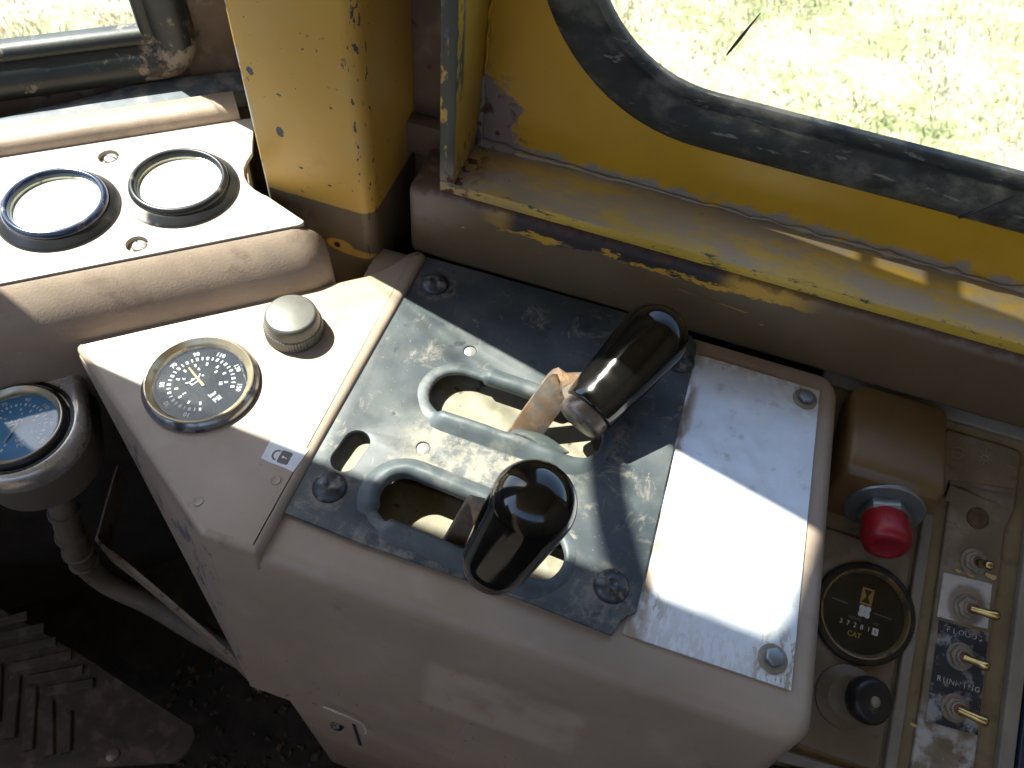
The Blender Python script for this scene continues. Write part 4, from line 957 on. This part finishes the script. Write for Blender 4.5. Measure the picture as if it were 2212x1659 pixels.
obj('rivet', G().lathe([(5, -300), (4.6, -298.6), (2, -297.8), (0.01, -297.6)], Matrix.Translation((-258, 17, 0)), 14), M['collar'], pedal)
g = G()
for i in range(420):
    x = random.uniform(-300, -40); y = random.uniform(-60, 130); s_ = random.uniform(1.2, 5.5)
    a = random.uniform(0, 6.28); e = random.uniform(0.3, 1)
    pts = [(x+s_*math.cos(a+k*1.57)*(1 if k % 2 else e), y+s_*math.sin(a+k*1.57)*(1 if k % 2 else e)) for k in range(4)]
    g.loft([[(px, py, -430) for px, py in pts], [(px*0.7+x*0.3, py*0.7+y*0.3, -430+s_*0.6) for px, py in pts]], True, True, True)
obj('litter', g, M['litter'], smooth=0, kind='stuff')

# ================================================================== SWITCH PANEL ON THE RIGHT
sp = thing('switch_panel', 'grimy brown switch panel with raised ridges, right of the console', 'panel', (220, 210, -60))
def P(a, b, h=0.0): return PANEL @ Vector((a, b, h))
def panel_prism(lp, h0, h1, bev=0.8): return holed([lp], h0, h1, bev, 3).xf(PANEL)
obj('base', G().loft([[P(a, b, h) for a, b in ((-75, -260), (180, -260), (180, 47), (-75, 47))] for h in (-9, -3.2)], True, True, True), M['panel_channel'], sp)
def skew(lp): return [(a - b*0.055, b) for a, b in lp]      # the ridges splay a little towards the driver
obj('left_pad', panel_prism(skew(rrect(-66, -12.5, -158.5, -43, 4, 5))[::1], -3.4, 0.0, 1.0), M['panel'], sp, smooth=45)
obj('ridge', panel_prism(skew([(-10.0, -300), (-4.0, -300), (-4.0, -18), (-10.0, -18)]), -3.4, 1.2, 1.2), M['panel_ridge'], sp, smooth=45)
rp = [(3.5, -300), (35.0, -300), (35.0, -14), (38.5, -2), (38.5, 30), (36, 33), (-3, 33), (-5, 31), (-4, 6), (3.5, -8)]
obj('right_pad', panel_prism(skew(rp), -3.4, 0.0, 1.2), M['panel'], sp, smooth=45)
obj('ridge', panel_prism(skew([(45.5, -300), (53.5, -300), (53.5, 28), (45.5, 28)]), -3.4, 2.2, 1.2), M['panel_ridge'], sp, smooth=45)
obj('top_rail', panel_prism([(-80, 38.5), (190, 38.5), (190, 46.5), (-80, 46.5)], -3.4, 1.4, 1.4), M['panel_ridge'], sp, smooth=45)
obj('bottom_rail', panel_prism([(-56, -163.6), (7, -161.5), (7, -168), (-56, -170)][::-1], -3.4, 2.0, 1.2), M['panel_ridge'], sp, smooth=45)
obj('side_strip', panel_prism(skew([(54.5, -300), (150, -300), (150, 30), (54.5, 30)]), -3.4, 3.6, 1.0), M['dark_blue'], sp, smooth=45)
# hollow step across the right pad below the moulded symbols
obj('step', G().loft([[P(a, 7.5+da, 0.1) for a, da in ((1, -3), (36, 3))] + [P(a, 4.0+da, 3.0) for a, da in ((36, 3), (1, -3))] + [P(a, -5+da, 0.1) for a, da in ((36, 3), (1, -3))]][:1] + [[P(a, 7.6+da, 0.0) for a, da in ((1, -3), (36, 3))] + [P(a, 4.1+da, 2.9) for a, da in ((36, 3), (1, -3))] + [P(a, -5.1+da, 0.0) for a, da in ((36, 3), (1, -3))]], True, True, True), M['panel'], sp, smooth=45)
g = G()
def ringflat(c, r0, r1): 
    return holed([circ(c[0], c[1], r1, 20), circ(c[0], c[1], r0, 20)], 0.05, 0.4).xf(PANEL)
g.join(ringflat((2.5, 20.8), 3.0, 3.6)); g.join(holed([[(-0.8, 20.5), (5.8, 20.5), (5.8, 21.1), (-0.8, 21.1)]], 0.05, 0.4).xf(PANEL))
for k in range(8):
    a = k*math.pi/4; g.join(holed([[(17.5+2.6*math.cos(a)-0.25*math.sin(a), 22.6+2.6*math.sin(a)+0.25*math.cos(a)), (17.5+2.6*math.cos(a)+0.25*math.sin(a), 22.6+2.6*math.sin(a)-0.25*math.cos(a)), (17.5+4.4*math.cos(a)+0.25*math.sin(a), 22.6+4.4*math.sin(a)-0.25*math.cos(a)), (17.5+4.4*math.cos(a)-0.25*math.sin(a), 22.6+4.4*math.sin(a)+0.25*math.cos(a))]], 0.05, 0.4).xf(PANEL))
g.join(ringflat((17.5, 22.6), 1.6, 2.1))
g.join(holed([[(30, 21.8), (34.5, 21.8), (34.5, 22.6), (30, 22.6)]], 0.05, 0.4).xf(PANEL))
obj('moulded_symbols', g, M['panel_ridge'], sp, smooth=0)
obj('blanking_plug', G().lathe([(6.2, 0.1), (6.0, 0.6), (5.2, 0.5), (4.6, -0.4), (0.01, -0.2)], PANEL @ Matrix.Translation((20.3, -12.0, 0)), 28), M['plug'], sp)
for (a, b, r) in ((22, -44, 2.2), (32.5, -41.5, 3.0), (15.2, -44.0, 1.6), (-6.5, -73, 1.8), (8.5, -130, 1.8), (60, -10, 1.4)):
    lp = [(a+r*(1+0.4*math.sin(i*2.3))*math.cos(i*math.pi/4), b+r*0.6*(1+0.4*math.cos(i*1.7))*math.sin(i*math.pi/4)) for i in range(8)]
    obj('paint_flake', holed([lp], 0.3 if a > 0 or a < -10 else 1.3, 0.8 if a > 0 or a < -10 else 1.8).xf(PANEL), M['chip_tan'], sp, smooth=0)
# a yellow paint chip on the console by the aluminium plate
g = holed([[(108, 285), (112, 284), (114.5, 282), (114, 281), (110.5, 283), (107.5, 284)]], 1.7, 2.2)
tag(obj('paint_chip', g, M['chip_tan'], smooth=0, loc=(111, 283, 1.7)), 'loose ochre paint chip beside the upper bolt of the aluminium plate', 'paint chip')

# labels under the switches
la = obj('label_plate', holed([[(9.2, -71.4), (36.0, -69.4), (34.0, -45.2), (8.0, -47.0)]], 0.05, 0.5).xf(PANEL), M['label_alu'], loc=tuple(P(22, -58)), smooth=0)
tag(la, 'bare metal label plate with its print worn off, on the switch panel', 'label')
lb = obj('label_plate', holed([[(14.0, -126.0), (41.0, -124.4), (37.0, -71.6), (10.8, -72.8)]], 0.05, 0.45).xf(PANEL), M['label_blue'], loc=tuple(P(26, -98)), smooth=0)
tag(lb, 'worn blue label plate reading FLOODS and RUNNING on the switch panel', 'label')
ff = PANEL @ Matrix.Translation((24.8, -76.0, 0.55)) @ Matrix.Rotation(R(1.5), 4, 'Z')
g = G()
for i, ch in enumerate('FLOODS'): g.join(text(ch, 4.0, ff @ Matrix.Translation((-8.6+3.45*i, 0, 0)), bold=0.02))
obj('lettering', g, M['print_grey'], lb, smooth=0)
ff = PANEL @ Matrix.Translation((26.4, -102.4, 0.55)) @ Matrix.Rotation(R(1.5), 4, 'Z')
g = G()
for i, ch in enumerate('RUNNING'): g.join(text(ch, 4.0, ff @ Matrix.Translation((-10.0+3.35*i, 0, 0)), bold=0.02))
obj('lettering', g, M['print_grey'], lb, smooth=0)

def toggle(a, b, tip, label):
    th = thing('toggle_switch', label, 'switch', tuple(P(a, b, 0.4)), 'brass toggle switches on the switch panel')
    fr = PANEL @ Matrix.Translation((a, b, 0.45))
    obj('washer', G().lathe([(7.4, 0), (7.3, 0.7), (5.4, 0.9), (5.2, 0.4)], fr, 30), M['nut'], th)
    obj('nut', G().lathe([(6.2, 0.5), (6.2, 2.6), (5.6, 3.2), (3.6, 3.2)], fr @ Matrix.Rotation(0.4+a, 4, 'Z'), 6), M['nut'], th, bevel=0.3)
    obj('bushing', G().lathe([(3.9, 2.8), (3.9, 5.0), (3.3, 5.4), (2.6, 4.6)], fr, 24), M['nut'], th, smooth=40)
    obj('core', G().lathe([(3.0, 4.4), (1.6, 5.4), (0.01, 5.6)], fr, 16), M['rust_core'], th)
    p0 = fr @ Vector((0, 0, 4.5)); p1 = Vector(tip)
    ax = (p1-p0).normalized(); L = (p1-p0).length; bf = frame(p0, ax)
    prof = [(2.0, 0), (2.0, 3), (2.4, L*0.6), (2.75, L-1.6)] + [(2.75*math.cos(R(i*15)), L-1.6+2.1*math.sin(R(i*15))) for i in range(1, 6)] + [(0.01, L+0.5)]
    obj('bat', G().lathe(prof, bf, 20), M['brass'], th, smooth=60)
toggle(22.3, -36.5, P(23.2, -38.5, 16.5), 'short brass toggle switch above the bare metal label plate')
toggle(23.6, -62.0, P(34.6, -62.2, 12), 'brass toggle switch in the bare metal label plate')
toggle(24.7, -88.0, P(34.2, -89.2, 12), 'brass toggle switch below the word FLOODS')
toggle(27.0, -114.8, P(38.6, -116.4, 12), 'brass toggle switch below the word RUNNING')

# hour meter
hm = thing('hour_meter', 'round black hour meter with a counter and a white flower wheel, in the switch panel', 'hour meter', tuple(P(-29.5, -82)))
hfr = PANEL @ Matrix.Translation((-29.0, -82.0, 0.05)) @ Matrix.Rotation(R(0), 4, 'Z')
obj('bezel', G().lathe([(27.6, 0), (27.6, 1.6), (26.6, 2.8), (23.8, 3.2)], hfr, 56, cap=False), M['black'], hm, smooth=40)
obj('rim', G().lathe([(24.2, 3.0), (23.8, 3.9), (23.2, 4.0), (22.7, 3.2), (22.2, 2.4), (21.6, 1.4)], hfr, 56, cap=False), M['brass_dark'], hm, smooth=40)
dl_ = obj('dial', G().lathe([(22, 0.7), (0.01, 0.7)], hfr, 40, cap=False), M['dial'], hm, smooth=0)
fl = hfr @ Matrix.Translation((0, 0, 0.85))
hg = holed([rrect(-3.2, 3.2, 4.6, 13.8, 0.3, 2), [(-2.3, 12.8), (2.3, 12.8), (0.5, 9.4), (2.3, 5.6), (-2.3, 5.6), (-0.5, 9.4)][::-1]], 0, 0.02).xf(fl)
obj('hourglass_symbol', hg, M['print_yellow'], dl_, smooth=0)
g = G(); pts = []
for i in range(48):
    a = i*2*math.pi/48; r = 3.3+0.62*math.cos(4*(a-math.pi/4))
    pts.append((r*math.cos(a)+0.2, r*math.sin(a)+1.0))
obj('flower_wheel', holed([pts, circ(0.2, 1.0, 0.32, 8)], 0.1, 0.5).xf(fl), M['print_white'], hm, smooth=0)
g = G()
for i, ch in enumerate('37281'): g.join(text(ch, 3.6, fl @ Matrix.Translation((-10.6+3.75*i, -7.6, 0.05))))
obj('counter_digits', g, M['print_white'], dl_, smooth=0)
w0 = obj('tenths_drum', holed([rrect(6.4, 9.6, -9.6, -5.8, 0.3, 2)], 0.02, 0.2).xf(fl), M['print_white'], dl_, smooth=0)
g = G().join(text('6', 3.2, fl @ Matrix.Translation((8.0, -7.7, 0.26)))); obj('tenths_digit', g, M['red'], dl_, smooth=0)
g = text('HOURS', 2.1, fl @ Matrix.Translation((-3.8, -4.0, 0.05))); g.join(text('1/10', 1.9, fl @ Matrix.Translation((7.6, -3.6, 0.05))))
g.join(flat([(-18, 3.2), (-9, 2.6), (-9, 2.2), (-18, 2.8)], fl)); g.join(flat([(5, 2.0), (15, 1.6), (15, 1.2), (5, 1.6)], fl))
obj('small_print', g, M['print_dim'], dl_, smooth=0)
g = text('CAT', 3.8, fl @ Matrix.Translation((-2.4, -12.6, 0.05)), bold=0.1); obj('maker_name', g, M['print_yellow'], dl_, smooth=0)
obj('glass', G().lathe([(22, 2.2), (0.01, 2.4)], hfr, 40), M['lens_glass'], hm, smooth=60)

# black rotary knob below it
rk = thing('rotary_knob', 'small black rotary knob with a centre screw, below the hour meter', 'knob', tuple(P(-24, -126)))
kfr = PANEL @ Matrix.Translation((-28.0, -127.0, 0.05))
obj('escutcheon', G().lathe([(17.0, 0), (16.6, 1.2), (13.0, 3.4), (11.4, 5.0), (9, 5.2)], kfr, 40), M['panel'], rk, smooth=40)
kf2 = frame(P(-24.5, -125.5, 4.5), PANEL.to_3x3() @ Vector((0.32, 0.10, 1)))
obj('knob_cap', G().lathe([(7, 0), (8, 2), (11.6, 5), (12.2, 9), (11.8, 12.2), (10.6, 13.8), (9.0, 14.2), (5, 13.4), (0.01, 13.2)], kf2, 44), M['black'], rk, smooth=50)
obj('screw', G().lathe([(2.9, 13.0), (2.7, 14.2), (1.4, 14.8), (0.01, 14.9)], kf2, 18), M['nut'], rk)
# dark knob at the bottom edge of the panel
bk = obj('bottom_knob', G().lathe([(11, 0), (11.4, 5), (10, 8), (6, 9.5), (0.01, 10)], PANEL @ Matrix.Translation((-41, -180, -2)), 32), M['black'], loc=tuple(P(-41, -180, -2)), smooth=50)
tag(bk, 'dark round knob cut off by the lower edge of the photo, below the switch panel', 'knob')
obj('corner_block', G().loft([[P(a, b, h) for a, b in ((-62, -240), (20, -240), (8, -171), (-58, -173))] for h in (-8, -1.5)], True, True, True), M['black'], sp, bevel=1)

# housing with the red push button
hb = thing('button_housing', 'brown moulded housing that carries the red push button, beside the window wall', 'housing', (168, 270, -75))
sec = [(304, -3), (258, -5.5), (252, -7), (248, -12), (239, -70), (237, -92), (304, -92)]
rings = []
for x, ins in ((140, 3.5), (141.2, 1.2), (144, 0), (189, 0), (192.2, 1.2), (193.6, 3.5)):
    cy, cz = 275, -48
    rings.append([(x, y+(cy-y)*ins/34, z+(cz-z)*ins/40) for y, z in sec])
obj('housing_shell', G().loft(rings, True, True, True), M['housing'], hb, bevel=2.6, segs=3, smooth=60)
rb = thing('push_button', 'red push button with a big grey washer and hex nut', 'button', (176, 243, -42))
fa = Vector((0, -math.cos(R(9)), math.sin(R(9))))
bfr = frame((171.2, 245.3, -30.5), fa, (1, 0, 0))
obj('washer', G().lathe([(20.6, -2.5), (20.6, 0.6), (19.8, 1.4), (15, 1.8), (9, 1.8)], bfr, 48), M['zinc'], rb, smooth=40)
obj('hex_nut', G().lathe([(13.8, 1.5), (13.8, 6.5), (12.6, 8.0), (9, 8.0)], bfr @ Matrix.Rotation(0.35, 4, 'Z'), 6), M['zinc'], rb, bevel=0.5)
prof = [(11.6, 7.0), (12.4, 8.5), (12.7, 14), (12.7, 20), (12.2, 23), (10.8, 25.2), (8.6, 26.2), (7.4, 26.0), (6.8, 25.4), (0.01, 25.2)]
obj('button_cap', G().lathe(prof, bfr, 40), M['red'], rb, smooth=60)
